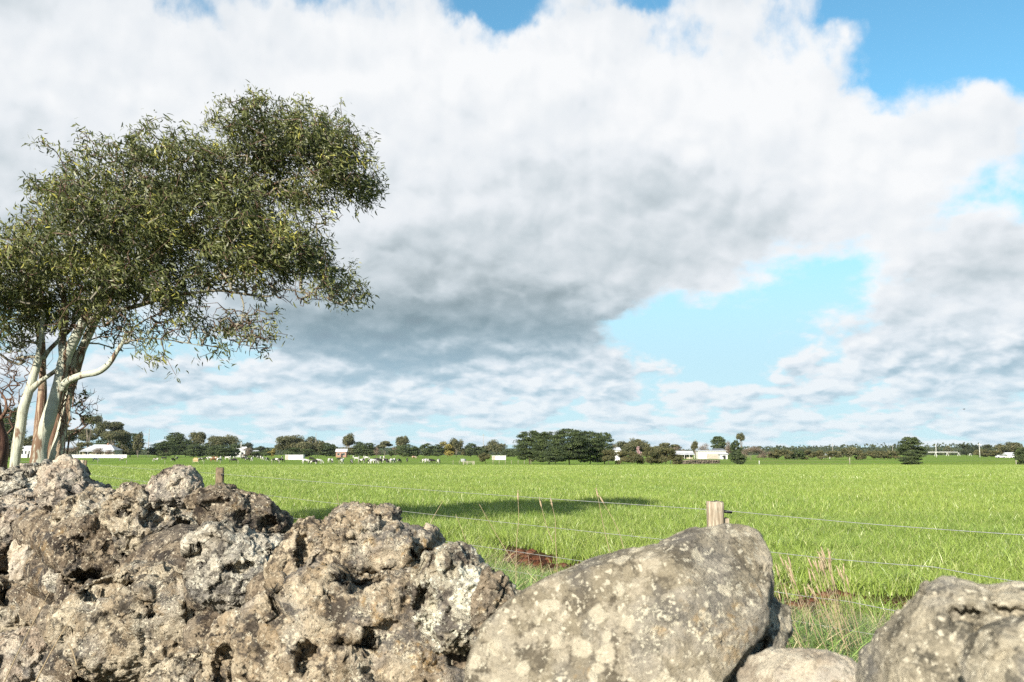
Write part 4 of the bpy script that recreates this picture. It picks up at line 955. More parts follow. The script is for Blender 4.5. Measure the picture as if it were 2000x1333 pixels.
# one plant cover, sown from three sizes of tuft according to distance
def multi(name, label, sets):
    coll_all = []; P3 = []; SC = []
    for k, (p, vs, sc) in enumerate(sets):
        scatter(name, label, 'grass', pts3(p), sc, vs)
multi('crop_grass', label, [(A, crop_n, 0.75 + 0.5 * rng.random(len(A)) + 0.5 * patchy(A, .5, 3)), (B, crop_m, 0.75 + 0.5 * rng.random(len(B)) + 0.8 * patchy(B, .4, 3)), (Cc, crop_f, 0.8 + 0.5 * rng.random(len(Cc)) + 0.9 * patchy(Cc, .15, 3))])
rank_v = [tuft('rank_tuft', gm_rank, 95, 0.40, 0.15, 0.50, 0.0115, 0.55, 1.3, 40 + k, 4) for k in range(5)]
D = field_pts(2.6, 30, 0.20, fx=0.66, margin=1.0); s = fence_side(D[:, 0], D[:, 1]); n = patchy(D, 0.8, 66)
D = D[(s < 1.2 + n * 1.5) & (s > -3.2) & (n > -0.45)]
sD = fence_side(D[:, 0], D[:, 1]); scatter('rank_grass', 'long dark green uncut grass between the stone wall and the wire fence', 'grass', pts3(D), (0.6 + 0.5 * rng.random(len(D))) * np.interp(sD, [-0.8, 0.6], [1.2, 0.7]), rank_v)
straw_v = [tuft('straw_tuft', gm_straw, 26, 0.36, 0.12, 0.46, 0.0055, 0.9, 1.2, 50 + k, 4) for k in range(5)]
E = field_pts(2.6, 30, 0.30, fx=0.66, margin=1.0); s = fence_side(E[:, 0], E[:, 1]); n = patchy(E, 0.6, 77)
loc = (E[:, 0] > 1.9) & (E[:, 1] < 10) & (s < 1.4)
E = E[((s < 1.7 + n * 1.5) & (s > -3.2) & (n > 0.02)) | loc]
scatter('dry_grass', 'dead straw coloured grass matted along the fence line', 'grass', pts3(E), 0.6 + 0.6 * rng.random(len(E)), straw_v)
# clods of red soil
cl = [] 
for k in range(4):
    Sv, Tc = ico(3); V = Sv * np.array([1, .9, .6]) * (1 + 0.5 * fbm(Sv * 1.8 + k * 7, 4, k))[:, None]; cl.append(mesh_np('clod', V * 0.045, [Tc], simple_mat('red_soil', (0.045, 0.018, 0.010), (0.13, 0.058, 0.034), 25, 1.0, 0.0), link=False))
G = field_pts(5, 30, 0.17); s = fence_side(G[:, 0], G[:, 1]); n = patchy(G, 0.9, 60); G = G[(s > 0.7) & (s < 3.6 + n * 2) & (rng.random(len(G)) < .6)]
scatter('soil_clods', 'broken clods of dark red soil along the paddock edge', 'soil', pts3(G), 0.5 + 1.6 * rng.random(len(G)) ** 2, cl)

# tall dead seed stalks, each one countable
def stalk(label, p_low, p_high, dep, bend=0.0, head=0.0, mat=None, r=0.0022, grp='tall dry grass stalks'):
    a = P(p_low[0], p_low[1], dep); b = P(p_high[0], p_high[1], dep)
    g0 = a.copy(); 
    if a[2] > 0.15 and bend >= 0: g0 = np.array([a[0] + (a[0] - b[0]) * (a[2] / max(b[2] - a[2], .1)) * .5, dep, 0.0])
    m_ = (a + b) / 2 + np.array([bend * 0.5, 0, abs(bend) * 0.3])
    L = smooth_line([g0, a, m_, b] if a[2] > 0.15 and bend >= 0 else [a, m_, b], 6); mb = MB(); mb.tube(L, np.linspace(r, r * 0.5, len(L)), 5)
    if head:
        d = unit(L[-1] - L[-2]); pts = [L[-1] - d * 0.01, L[-1] + d * head * .3, L[-1] + d * head * .7, L[-1] + d * head]; mb.tube(pts, [r * .6, r * 2.6, r * 2.2, r * .4], 6)
        for k in range(10):
            q = L[-1] + d * head * rng.random(); mb.tube([q, q + d * .02 + rng.normal(size=3) * .007], [r * 1.0, r * .3], 4)
    o = mb.build('grass_stalk', mat or gm_straw, None, True)
    tag(o, label, 'grass stalk', grp); return o
K_ = [((658, 1020), (659, 966), 'stalk standing just left of the middle peak rock'), ((830, 1050), (866, 978), 'first stalk right of the peak rock, leaning right'), ((920, 1100), (890, 1005), 'stalk leaning left in front of the tree shadow'),
      ((1010, 1110), (936, 985), 'long stalk arching left over the tree shadow'), ((1009, 1060), (1012, 978), 'upright stalk with a seed head in the tree shadow'), ((1080, 1060), (1058, 992), 'short stalk with a brown seed head near the shadow edge'),
      ((1085, 1050), (1079, 990), 'short upright stalk with a green seed head beside it'), ((1200, 1110), (1168, 972), 'tallest stalk with a pink seed head, left of the split post'), ((1215, 1060), (1180, 985), 'stalk leaning left beside the tallest stalk')]
for k, (a, b, lb) in enumerate(K_):
    stalk('thin dry grass ' + lb, a, b, 10.5 - 0.1 * k, 0.03 * (-1) ** k, 0.10 if k in (4, 5, 6, 7, 8) else 0, grp=None, r=0.004)
for k in range(46):
    dep = 6.0 + rng.random() * 1.6; x = 1500 + rng.random() ** 1.6 * 150; top = 1085 + rng.random() * 90
    if k > 34: x = 1600 + rng.random() * 75; top = 1090 + rng.random() * 60
    low = (x + 28 + rng.normal() * 14, 1275); stalk('tall pale dry stalk in the clump between pointed boulder and right boulder', low, (x + rng.normal() * 6 - 12, top), dep, rng.normal() * .02, 0.09, r=0.0026, grp='dry stalks clumped in the gap of the wall')
for k, (a, b, d, lb) in enumerate([((0, 1350), (98, 1155), 3.6, 'long dry straw leaning across the lower left rocks'), ((60, 1350), (150, 1190), 3.3, 'dry straw right of it, leaning over the lower left rocks'), ((150, 1300), (132, 1255), 3.3, 'short dry straw beside the dark hollow at lower left')]):
    A_ = P(*a, d); B_ = P(*b, d); mb = MB(); L = smooth_line([A_, (A_ + B_) / 2 + np.array([0, 0, 0.012]), B_], 8); mb.tube(L, np.linspace(0.0028, 0.0012, len(L)), 5); tag(mb.build('grass_stalk', gm_straw, None, True), lb, 'grass stalk')

# ------------------------------------------------------------------ far trees
def far_tree(px, w, top, base, kind, label, dep=None, name=None, cat='tree', trunk=None, grp=None, lobes=None, dens=1.0):
    if w > 22 and (base < 899): w = w * 1.2; top = top - 1
    Yd = dep or depth_at(base); mp = Yd / F; g = gz(0, Yd)
    c = P(px, base, Yd); c[2] = g if dep is None else gz(c[0], Yd)
    topz = P(px, top, Yd)[2]; H = topz - c[2]; Wd = w * mp
    nm = name or {'gum': 'gum_tree', 'cypress': 'cypress_tree', 'olive': 'bushy_tree', 'wattle': 'wattle_tree', 'bare': 'bare_tree', 'pink': 'blossom_tree', 'far': 'distant_tree', 'umbrella': 'gum_tree', 'bush': 'bush'}[kind]
    rt = empty(nm, c, 0, label=label, cat=cat, group=grp)
    rs = np.random.default_rng(int(px * 7 + top)); lobs = []
    mat = LM[{'umbrella': 'fargum', 'gum': 'fargum', 'bush': 'cypress'}.get(kind, kind)]
    n = int(max(260, w * (base - top) / 4 * 9.5 * dens)); n = min(n, 16000)
    if kind in ('umbrella', 'gum'):
        lo = (0.42 if kind == 'umbrella' else 0.24) if trunk is None else trunk
        m_ = 9 if kind == 'umbrella' else 13
        for k in range(m_):
            a = rs.random() * 6.28; r = math.sqrt(rs.random()) * 0.36; hz = lo + (1 - lo) * (0.25 + 0.62 * rs.random()) * (1 - 0.9 * r * r * 2)
            lobs.append(((math.cos(a) * r * Wd, math.sin(a) * r * Wd, hz * H), (Wd * rs.uniform(.16, .27), Wd * .22, H * rs.uniform(.07, .14) * (1.0 if kind == 'umbrella' else 1.7)), 1))
        shell = 0.5
    elif kind == 'cypress':
        lo = 0.10 if trunk is None else trunk; m_ = int(16 + H * 1.2)
        for k in range(m_):
            s = (k + 0.5) / m_; prof = (0.55 + 0.45 * math.sin(min(1, s * 1.4 + .15) * math.pi * 0.62)) if s < 0.7 else math.sqrt(max(0.06, 1 - ((s - 0.55) / 0.47) ** 2))
            for j in range(3):
                a = rs.random() * 6.28; r = 0.30 * prof
                lobs.append(((math.cos(a) * r * Wd, math.sin(a) * r * Wd, (lo + (1 - lo) * s * 0.97) * H), (Wd * 0.24 * prof, Wd * 0.24 * prof, H * .03 + 0.12), prof))
        shell = 0.6
    else:
        lo = 0.06 if trunk is None else trunk
        for k in range(12):
            a = rs.random() * 6.28; r = math.sqrt(rs.random()) * 0.33; s = rs.random(); hz = lo + (1 - lo) * (0.15 + 0.70 * s) * (1 - 1.3 * r * r)
            lobs.append(((math.cos(a) * r * Wd, math.sin(a) * r * Wd, hz * H), (Wd * .2, Wd * .2, H * .15), 1))
        shell = 0.5
    P0 = clouds_in(lobs, n, shell); ctr = np.array([0, 0, H * 0.5])
    P0[:, 2] = np.clip(P0[:, 2], 0.05, None)
    sz = max(2.5 * mp, 0.2) * rng.uniform(0.7, 1.35, len(P0))
    if kind == 'bare': sz = sz * 0.8
    nrm = unit((P0 - ctr) * np.array([1 / (Wd + .1), 1 / (Wd + .1), 1 / (H + .1)]) * 2 + np.array([0, 0, 0.5]) + rng.normal(size=P0.shape) * 0.8)
    tint = np.clip(0.4 + 1.1 * fbm((P0 + px) * (2.0 / max(Wd, 2)) * 2, 3, 9) + rng.normal(size=len(P0)) * 0.2, 0, 1)
    sprays('crown', P0, nrm, sz, tint, mat, rt, 0.22 if kind == 'bare' else 0.6)
    mb = MB(); r0 = max(H * 0.020, 0.5 * mp); topt = 0.8
    mb.tube(smooth_line([(0, 0, -0.3), (rs.normal() * .03 * H, 0, H * .3), (rs.normal() * .05 * H, 0, H * topt)], 4), np.linspace(r0, r0 * .3, 9), 6)
    for k in range(6 if kind in ('gum', 'umbrella', 'bare') else 3):
        l = lobs[rs.integers(len(lobs))][0]; z0 = H * rs.uniform(.15, .4)
        mb.tube(smooth_line([(0, 0, z0), (l[0] * .5, l[1] * .5, (z0 + l[2]) / 2 - .03 * H), l], 3), np.linspace(r0 * .5, r0 * .15, 7), 5)
    mb.build('trunk', pale_bark if kind in ('gum', 'umbrella', 'bare') else dark_bark, rt, True)
    return rt
T = far_tree
T(14, 62, 795, 903, 'cypress', 'dark cypress at the left edge behind the gum trunks')
T(56, 34, 850, 894, 'gum', 'low green tree seen between the left gum trunks', dep=520)
T(103, 26, 862, 894, 'cypress', 'small dark tree seen between the main gum trunks', dep=540)
T(150, 56, 832, 892, 'umbrella', 'flat topped gum just right of the big gum trunks')
T(172, 34, 817, 891, 'umbrella', 'thin gum with three small flat tufts above the cottage trees', dep=540, trunk=0.86, dens=.5)
T(190, 60, 836, 892, 'umbrella', 'wide spreading dark gum directly behind the cottage')
T(216, 58, 823, 892, 'umbrella', 'tallest flat topped gum above the right end of the cottage roof', dep=500)
T(238, 26, 845, 892, 'umbrella', 'small umbrella crown gum between cottage and dark cypress', dep=520)
T(138, 34, 868, 893, 'bare', 'bare grey brown tree left of the white roofed cottage', dep=480)
T(192, 26, 873, 894, 'bare', 'bare orchard tree in front of the white roofed cottage', dep=462)
T(214, 24, 878, 894, 'bare', 'reddish bare bush at the right end of the cottage', dep=462)
T(165, 40, 862, 892, 'olive', 'brown green trees filling in behind the left end of the cottage', dep=530)
T(205, 44, 858, 892, 'cypress', 'dense dark trees directly behind the cottage chimney', dep=530)
T(236, 30, 866, 893, 'olive', 'olive shrub between the cottage and the rounded dark cypress', dep=500)
T(254, 46, 847, 893, 'cypress', 'rounded dark cypress left of the tall utility pole')
T(270, 22, 845, 893, 'gum', 'gum with a leaning crown touching the dark cypress', dep=500)
T(309, 38, 866, 893, 'cypress', 'pale green conifer just right of the tall utility pole')
T(341, 40, 845, 893, 'cypress', 'tall layered pine with a broad flat crown')
T(325, 36, 862, 893, 'cypress', 'dark bushy pine left of the tall layered pine', dep=500)
T(362, 36, 860, 893, 'cypress', 'dark round tree right of the tall layered pine')
T(386, 28, 845, 893, 'gum', 'grey green gum with a tall round head above dark trees', trunk=.5)
T(382, 36, 868, 893, 'cypress', 'dark shrubby tree beneath the tall round headed gum', dep=470)
T(408, 34, 866, 893, 'cypress', 'dark tree left of the olive topped gum')
T(437, 56, 850, 893, 'gum', 'olive brown broad gum left of the white gabled house', trunk=.4)
T(432, 48, 870, 894, 'cypress', 'dark hedge tree under the olive brown gum', dep=460)
T(457, 24, 868, 893, 'cypress', 'narrow dark tree against the white gabled house', dep=470)
T(480, 30, 864, 889, 'far', 'distant blue dark tree behind the white gabled house', dep=900)
T(506, 32, 871, 889, 'far', 'distant low dark trees crown right of the house pole', dep=900)
T(484, 24, 874, 894, 'bare', 'leafless grey shrub right of the white gabled house')
T(511, 38, 878, 894, 'bush', 'deep green rounded bush beside the yellow wattle', cat='bush')
T(530, 20, 875, 893, 'wattle', 'yellow flowering wattle between green bush and large gums')
T(563, 50, 848, 893, 'gum', 'left one of the paired large gums behind the white shed', trunk=.2)
T(601, 56, 850, 893, 'gum', 'right one of the paired large gums behind the white shed', trunk=.2)
T(620, 34, 860, 893, 'gum', 'smaller gum on the right shoulder of the paired gums', trunk=.2)
T(584, 60, 875, 894, 'bush', 'dark undergrowth bush under the paired large gums', cat='bush')
T(637, 34, 866, 893, 'cypress', 'dark tree right of the paired gums')
T(651, 22, 870, 893, 'cypress', 'dark tree beside the brick house with white roof')
T(677, 30, 852, 893, 'gum', 'round topped gum standing clear above the brick house', trunk=.55)
T(682, 30, 872, 893, 'olive', 'olive shrub beneath the round topped gum')
T(700, 26, 864, 893, 'cypress', 'spiky dark cypress right of the round topped gum')
T(719, 30, 866, 893, 'cypress', 'second spiky dark cypress, left of the brown tree')
T(736, 20, 867, 893, 'bare', 'brown bare tree left of the rusty umbrella gum')
T(750, 26, 860, 893, 'umbrella', 'umbrella shaped gum with a rusty tint')
T(765, 18, 880, 893, 'bush', 'light green bush under the rusty umbrella gum', cat='bush')
T(773, 18, 870, 893, 'bare', 'bare grey tree left of the high round gum')
T(786, 26, 856, 893, 'gum', 'high round gum rising out of a dark cypress', trunk=.5)
T(792, 40, 869, 893, 'cypress', 'dark cypress beneath the high round gum', dep=480)
T(810, 22, 872, 893, 'cypress', 'small dark cypress right of the high round gum')
T(834, 26, 867, 893, 'cypress', 'dark oval cypress left of the yellow gum')
T(855, 24, 869, 893, 'cypress', 'dark cypress touching the yellow gum')
T(874, 34, 860, 893, 'wattle', 'yellow tinged spreading gum left of mid horizon')
T(891, 24, 856, 893, 'gum', 'tall olive gum on the right of the yellow tinged gum', trunk=.25)
T(906, 18, 874, 893, 'olive', 'yellow green bush right of the tall olive gum')
T(920, 26, 867, 893, 'cypress', 'layered pine left of the tall far pole')
T(941, 26, 873, 893, 'cypress', 'dark low tree at the foot of the tall far pole')
T(969, 42, 863, 893, 'gum', 'wide round gum above the second white shed', trunk=.3)
T(997, 28, 880, 893, 'cypress', 'low dark tree between second white shed and cypress clump')
T(948, 30, 884, 907, 'olive', 'small yellow green tree alone in front of the second white shed', trunk=.25)
# cypress clump
T(1035, 66, 841, 906, 'cypress', 'yellow green topped cypress at the left end of the big clump', dep=225, trunk=.15)
T(1072, 70, 843, 907, 'cypress', 'second cypress from the left in the big clump', dep=215)
T(1112, 84, 837, 908, 'cypress', 'tallest dark cypress in the middle of the big clump', dep=205, trunk=.16)
T(1152, 78, 842, 908, 'cypress', 'broad cypress right of the tallest one in the clump', dep=212)
T(1180, 46, 844, 906, 'cypress', 'cypress at the right end of the big clump', dep=228)
T(1085, 52, 872, 908, 'cypress', 'low dark cypress boughs at the front left of the clump', dep=200, trunk=.2)
T(1042, 38, 884, 902, 'olive', 'reddish olive shrub at the left foot of the cypress clump', name='shrub', cat='shrub')
T(1188, 38, 876, 908, 'olive', 'brown green shrub between cypress clump and small white roofed shed', name='shrub', cat='shrub', dep=205)
T(1217, 38, 880, 908, 'olive', 'brown green shrub in front of the small white roofed shed', name='shrub', cat='shrub', dep=205)
T(1245, 46, 874, 908, 'olive', 'rounded shrub below the pink blossom tree', name='shrub', cat='shrub', dep=205)
T(1272, 50, 869, 908, 'olive', 'highest of the rounded shrubs right of the cypress clump', name='shrub', cat='shrub', dep=205)
T(1300, 50, 872, 908, 'olive', 'dark olive shrub left of the open sided dairy shed', name='shrub', cat='shrub', dep=205)
T(1322, 34, 884, 908, 'olive', 'lowest shrub at the right end of the shrub belt', name='shrub', cat='shrub', dep=205)
T(1226, 40, 858, 895, 'gum', 'broad gum behind the small white roofed shed', dep=380, trunk=.3)
T(1252, 30, 855, 895, 'gum', 'dark gum with a pole in front, above the pink blossom', dep=390, trunk=.3)
T(1206, 24, 862, 895, 'bare', 'bare tree peeping out right of the cypress clump', dep=390)
T(1248, 14, 871, 890, 'pink', 'small tree in pale pink blossom', dep=360)
T(1290, 30, 865, 894, 'umbrella', 'flat gum above the shrub belt', dep=420)
T(1310, 36, 864, 894, 'umbrella', 'flat dark gum above the right of the shrub belt', dep=430)
T(1322, 30, 870, 894, 'bare', 'bare brown tree above the dairy shed', dep=425)
T(1357, 14, 862, 893, 'gum', 'slim little gum between dairy shed and long white shed', dep=420, trunk=.45)
T(1374, 28, 862, 893, 'bare', 'pale leafless tree above the long white shed', dep=430)
T(1404, 26, 853, 893, 'cypress', 'dark pine rising behind the long white shed', dep=430, trunk=.3)
T(1424, 24, 860, 895, 'bare', 'bare brown tree right of the dark pine', dep=400)
T(1449, 20, 849, 897, 'umbrella', 'slender gum with one tuft high above the sheds', dep=380, trunk=.8, dens=.7)
T(1438, 24, 860, 904, 'cypress', 'dark upright tree right of the long white shed', dep=250)
T(1441, 36, 882, 908, 'cypress', 'low dark green cypress at the end of the far stone wall', dep=208)
T(1466, 44, 868, 897, 'bare', 'broad brown leafless tree right of the low cypress', dep=350)
T(1492, 30, 880, 897, 'bare', 'low brown leafless tree beginning the right hedge', dep=350)
hedge = [(1512, 26, 877, 'olive', 'first'), (1534, 28, 878, 'olive', 'second'), (1557, 28, 880, 'cypress', 'third'), (1580, 30, 879, 'olive', 'fourth'), (1604, 28, 880, 'olive', 'fifth'), (1630, 32, 879, 'olive', 'sixth'), (1681, 32, 880, 'olive', 'eighth'), (1706, 28, 877, 'olive', 'ninth'), (1728, 30, 879, 'olive', 'tenth'), (1750, 28, 881, 'olive', 'eleventh')]
for hx, hw, ht, hk, od in hedge: T(hx, hw, ht, 897, hk, od + ' tree from the left in the low hedge on the right', dep=352 + (hx % 7), grp='trees of the low hedge on the right')
T(1656, 32, 869, 897, 'gum', 'seventh and tallest tree in the low hedge on the right', dep=350, trunk=.15, grp='trees of the low hedge on the right')
T(1781, 56, 853, 908, 'cypress', 'lone bushy cypress standing in the open green paddock', dep=204, trunk=.02, dens=1.4)
T(1997, 30, 874, 908, 'cypress', 'cypress cut by the right edge of the view', dep=204, trunk=.04)
T(1853, 18, 870, 884, 'gum', 'lone little distant gum right of the white pole', dep=1000)
T(1888, 30, 866, 893, 'far', 'dark rounded tree left of the crossarm pole', dep=650)
T(1916, 40, 866, 893, 'far', 'dark spreading tree behind the crossarm pole', dep=660)
T(1912, 30, 876, 895, 'olive', 'olive tree below the crossarm pole', dep=520)
T(1936, 30, 879, 895, 'olive', 'olive bush right of the crossarm pole', dep=520)
T(1960, 30, 867, 894, 'gum', 'grey green gum behind the parked cars at far right', dep=540, trunk=.2)
T(1983, 34, 864, 894, 'gum', 'taller grey green gum near the right edge', dep=540, trunk=.2)
# far-off woods that read as one mass
Wp = []
for k in range(22000):
    x = rng.uniform(-520, 720); y = rng.uniform(1000, 1250); hh = 4 + 6 * max(0, 0.4 + fbm(np.array([[x / 45, 0, 0]]), 3, 12)[0] * 1.6) + (5 if 290 < x < 560 else 0)
    Wp.append((x, y, gz(x, y) + rng.random() ** 2.2 * hh))
Wp = np.array(Wp); tag(sprays('far_wood', Wp, rng.normal(size=Wp.shape) + np.array([0, -.3, .6]), 3.4 * rng.uniform(.7, 1.4, len(Wp)), rng.random(len(Wp)), LM['far'], None), 'dark belt of far woods under the hills', 'woodland', kind='stuff')

# ------------------------------------------------------------------ buildings
white_p = simple_mat('white_painted_boards', (0.60, 0.60, 0.58), (0.50, 0.50, 0.47), 0.8, 0.6)
zinc = simple_mat('pale_corrugated_iron', (0.52, 0.53, 0.55), (0.40, 0.41, 0.43), 0.5, 0.45, metallic=0.0)
dkroof = simple_mat('dark_iron_roof', (0.10, 0.11, 0.13), (0.15, 0.16, 0.18), 0.6, 0.5)
brick = simple_mat('red_brown_brick', (0.24, 0.13, 0.09), (0.33, 0.20, 0.14), 2.0)
cream = simple_mat('cream_weatherboard', (0.52, 0.46, 0.36), (0.42, 0.36, 0.28), 0.8)
glass = simple_mat('dark_window_glass', (0.02, 0.025, 0.03), None, 1, 0.15, 0.6)
timber = simple_mat('grey_timber', (0.28, 0.25, 0.21), (0.40, 0.36, 0.30), 1.5)
shade = simple_mat('dark_doorway', (0.03, 0.03, 0.03), None, 1, 0.9)
def house(px0, px1, eave, ridge, base, wall_m, roof_m, label, roof='hip', dep=None, cat='house', name='house', deepf=0.6, verandah=False, wins=3, chimney=False, doors=1):
    Yd = dep or depth_at(base); mp = Yd / F; a = P(px0, base, Yd); b = P(px1, base, Yd); w = b[0] - a[0]; cx = (a[0] + b[0]) / 2; g = gz(cx, Yd)
    he = P(px0, eave, Yd)[2] - g; hr = P(px0, ridge, Yd)[2] - g; d = max(w * deepf, 4)
    rt = empty(name, (cx, Yd, g), 0, label=label, cat=cat); m = MB(); m.box((-w / 2, 0, -.3), (w / 2, d, he)); m.build('wall', wall_m, rt)
    o_ = 0.45; m = MB(); x0, x1, y0, y1 = -w / 2 - o_, w / 2 + o_, -o_, d + o_
    if roof == 'hip': V = [(x0, y0, he), (x1, y0, he), (x1, y1, he), (x0, y1, he), (x0 + w * .27, d / 2, hr), (x1 - w * .27, d / 2, hr)]; Fc = [(0, 1, 5, 4), (1, 2, 5), (2, 3, 4, 5), (3, 0, 4), (3, 2, 1, 0)]
    elif roof == 'gable': V = [(x0, y0, he), (x1, y0, he), (x1, y1, he), (x0, y1, he), (x0, d / 2, hr), (x1, d / 2, hr)]; Fc = [(0, 1, 5, 4), (1, 2, 5), (2, 3, 4, 5), (3, 0, 4), (3, 2, 1, 0)]
    else: V = [(x0, y0, he), (x1, y0, he), (x1, y1, hr), (x0, y1, hr), (x0, y0, he + .12), (x1, y0, he + .12), (x1, y1, hr + .12), (x0, y1, hr + .12)]; Fc = [(0, 3, 2, 1), (4, 5, 6, 7), (0, 1, 5, 4), (1, 2, 6, 5), (2, 3, 7, 6), (3, 0, 4, 7)]
    V = [(q[0], q[1], q[2] + .003) for q in V]; m.add(V, Fc); rf = m.build('roof', roof_m, rt)
    if chimney: m = MB(); m.box((w * .15, d * .45, hr - .6), (w * .15 + .6, d * .45 + .6, hr + .8)); m.build('chimney', brick, rf)
    if verandah:
        m = MB(); m.add([(x0, y0 - 2.0, he - .7), (x1, y0 - 2.0, he - .7), (x1, y0 + .2, he - .12), (x0, y0 + .2, he - .12), (x0, y0 - 2.0, he - .78), (x1, y0 - 2.0, he - .78), (x1, y0 + .2, he - .2), (x0, y0 + .2, he - .2)], [(0, 1, 2, 3), (7, 6, 5, 4), (0, 4, 5, 1), (1, 5, 6, 2), (2, 6, 7, 3), (3, 7, 4, 0)]); m.build('verandah_roof', roof_m, rt)
        for k in range(5):
            m = MB(); xx = x0 + .2 + (x1 - x0 - .4) * k / 4; m.box((xx - .07, y0 - 1.9, -.2), (xx + .07, y0 - 1.76, he - .75)); m.build('verandah_post', white_p, rt)
    for k in range(wins):
        xx = -w / 2 + w * (k + .5) / wins; ww = min(w / wins * .28, 1.2); m = MB(); m.box((xx - ww, -.05, he * .38), (xx + ww, .02, he * .8)); wo_ = m.build('window', white_p, rt)
        m = MB(); m.box((xx - ww + .12, -.08, he * .38 + .1), (xx + ww - .12, -.053, he * .8 - .1)); m.build('pane', glass, wo_)
    for k in range(doors):
        xx = w * (.08 + .3 * k); m = MB(); m.box((xx - .5, -.06, 0), (xx + .5, .02, min(2.1, he * .8))); m.build('door', shade, rt)
    return rt
house(160, 222, 879.5, 868.5, 893, cream, zinc, 'white roofed cottage with verandah behind the white paling fence', 'hip', dep=485, verandah=True, chimney=True)
house(40, 66, 877, 871, 893, white_p, zinc, 'low white building seen between the left gum trunks', 'gable', dep=470, wins=4)
house(460, 478, 881, 873, 893, white_p, zinc, 'house with a pale gabled roof behind the leafless shrub', 'gable', dep=520, wins=2)
house(656, 676, 883, 877, 893, brick, zinc, 'brick house with a white iron roof beneath the round topped gum', 'gable', dep=500, wins=2)
house(494, 502, 882, 880, 892, white_p, zinc, 'small white outbuilding left of the deep green bush', 'gable', dep=540, wins=1)
def long_shed(px0, px1, top, base, label, open_=False):
    Yd = depth_at(base); a = P(px0, base, Yd); b = P(px1, base, Yd); w = b[0] - a[0]; g = gz(0, Yd); h = P(px0, top, Yd)[2] - g
    rt = empty('shed', ((a[0] + b[0]) / 2, Yd, g), 0.0, label=label, cat='shed')
    rs = np.random.default_rng(int(px0)); m = MB(); n = int(w / .22); nn = 0
    V = []; Fc = []
    for i in range(n + 1):
        xx = -w / 2 + w * i / n; yy = 0.0 if i % 2 else -.035; V += [(xx, yy, -.2), (xx, yy, h)]
    for i in range(n): Fc.append((2 * i, 2 * i + 2, 2 * i + 3, 2 * i + 1))
    m.add(V, Fc); m.box((-w / 2, .01, -.2), (w / 2, 3.0, h)); m.build('wall', white_p, rt)
    m = MB(); m.box((-w / 2 - .15, -.2, h + .003), (w / 2 + .15, 3.2, h + .12)); m.build('roof', zinc, rt)
    m = MB(); m.box((-w / 2 + .1, -.06, .05), (-w / 2 + 1.3, -.04, h - .15)); m.build('door', timber, rt)
long_shed(557, 592, 889, 898.2, 'long white field shed standing among the cows left of centre')
long_shed(961, 988, 890.5, 898.5, 'white field shed behind the small lone yellow green tree')
house(1176, 1211, 880, 874.5, 895, white_p, zinc, 'small shed with a white sloping roof right of the cypress clump', 'skillion', dep=330, cat='shed', name='shed', wins=1)
house(1317, 1353, 885.2, 881, 891.5, cream, zinc, 'long low dairy shed with open verandah posts and roof vent', 'gable', dep=405, cat='shed', name='shed', wins=5, verandah=True)
sh_ = house(1364, 1418, 881.5, 880.2, 892.5, white_p, zinc, 'wide white machinery shed with a grey door wall', 'skillion', dep=395, cat='shed', name='shed', wins=0, doors=0, deepf=.4)
w_ = 54 * 395 / F; m = MB(); m.box((-w_ / 2 + w_ * .3, -.09, .1), (w_ / 2 - .4, -.03, 2.2)); m.build('sliding_door', timber, sh_)
house(1392, 1419, 881, 876, 892, timber, dkroof, 'building with a dark hipped roof behind the white machinery shed', 'hip', dep=425, cat='shed', name='shed', wins=2)
house(1407, 1421, 888, 885, 893, white_p, zinc, 'tiny white hut at the right end of the machinery shed', 'gable', dep=385, cat='hut', name='hut', wins=1)
house(1968, 1984, 889, 884, 895, white_p, zinc, 'white cottage among gums near the right edge', 'gable', dep=470, wins=2)
house(1608, 1614, 888, 886, 892, white_p, zinc, 'tiny white roofed hut behind the right hedge', 'gable', dep=430, cat='hut', name='hut', wins=1)

# white paling fence by the cottage
Yd = 452; a = P(124, 895, Yd); b = P(247, 895, Yd); g = gz(0, Yd)
pf = empty('paling_fence', ((a[0] + b[0]) / 2, Yd, g), label='long white paling fence in front of the cottage', cat='fence'); w_ = b[0] - a[0]; h = P(0, 888.2, Yd)[2] - g
m = MB(); n = int(w_ / .2)
for i in range(n):
    xx = -w_ / 2 + w_ * i / n; m.box((xx, 0, 0), (xx + .165, .03, h + .05 * math.sin(i * 1.7)))
m.box((-w_ / 2, .033, .4), (w_ / 2, .08, .5)); m.box((-w_ / 2, .033, h - .4), (w_ / 2, .08, h - .3)); m.build('palings', white_p, pf)
for k in range(9):
    m = MB(); xx = -w_ / 2 + w_ * k / 8; m.box((xx, .083, -.3), (xx + .15, .2, h)); m.build('fence_post', white_p, pf)

# utility poles
pole_m = simple_mat('pole_timber', (0.20, 0.17, 0.14), (0.34, 0.31, 0.27), 1.0); wpole_m = simple_mat('pale_pole', (0.62, 0.62, 0.60), (0.5, 0.5, 0.48), 1.0)
def pole(px, top, base, label, mat=pole_m, arm=True, dep=None, r=.17):
    Yd = dep or depth_at(base); p = P(px, base, Yd); g = gz(p[0], Yd); h = P(px, top, Yd)[2] - g; r = max(r, .30 * Yd / F)
    rt = empty('utility_pole', (p[0], Yd, g), label=label, cat='utility pole')
    m = MB(); m.tube([(0, 0, -.4), (0, 0, h * .5), (0, 0, h)], [r, r * .85, r * .65], 8); m.build('pole', mat, rt, True)
    if arm:
        m = MB(); m.box((-1.2, -r - .12, h - .95), (1.2, -r - .01, h - .8)); cr_ = m.build('crossarm', mat, rt)
        for s in (-1.05, -.4, .4, 1.05): m = MB(); m.tube([(s, -r - .06, h - .797), (s, -r - .06, h - .6)], [.06, .05], 6); m.build('insulator', white_p, cr_, True)
pole(289, 839, 892.5, 'tallest utility pole on the left, between two dark trees', arm=False, r=.22)
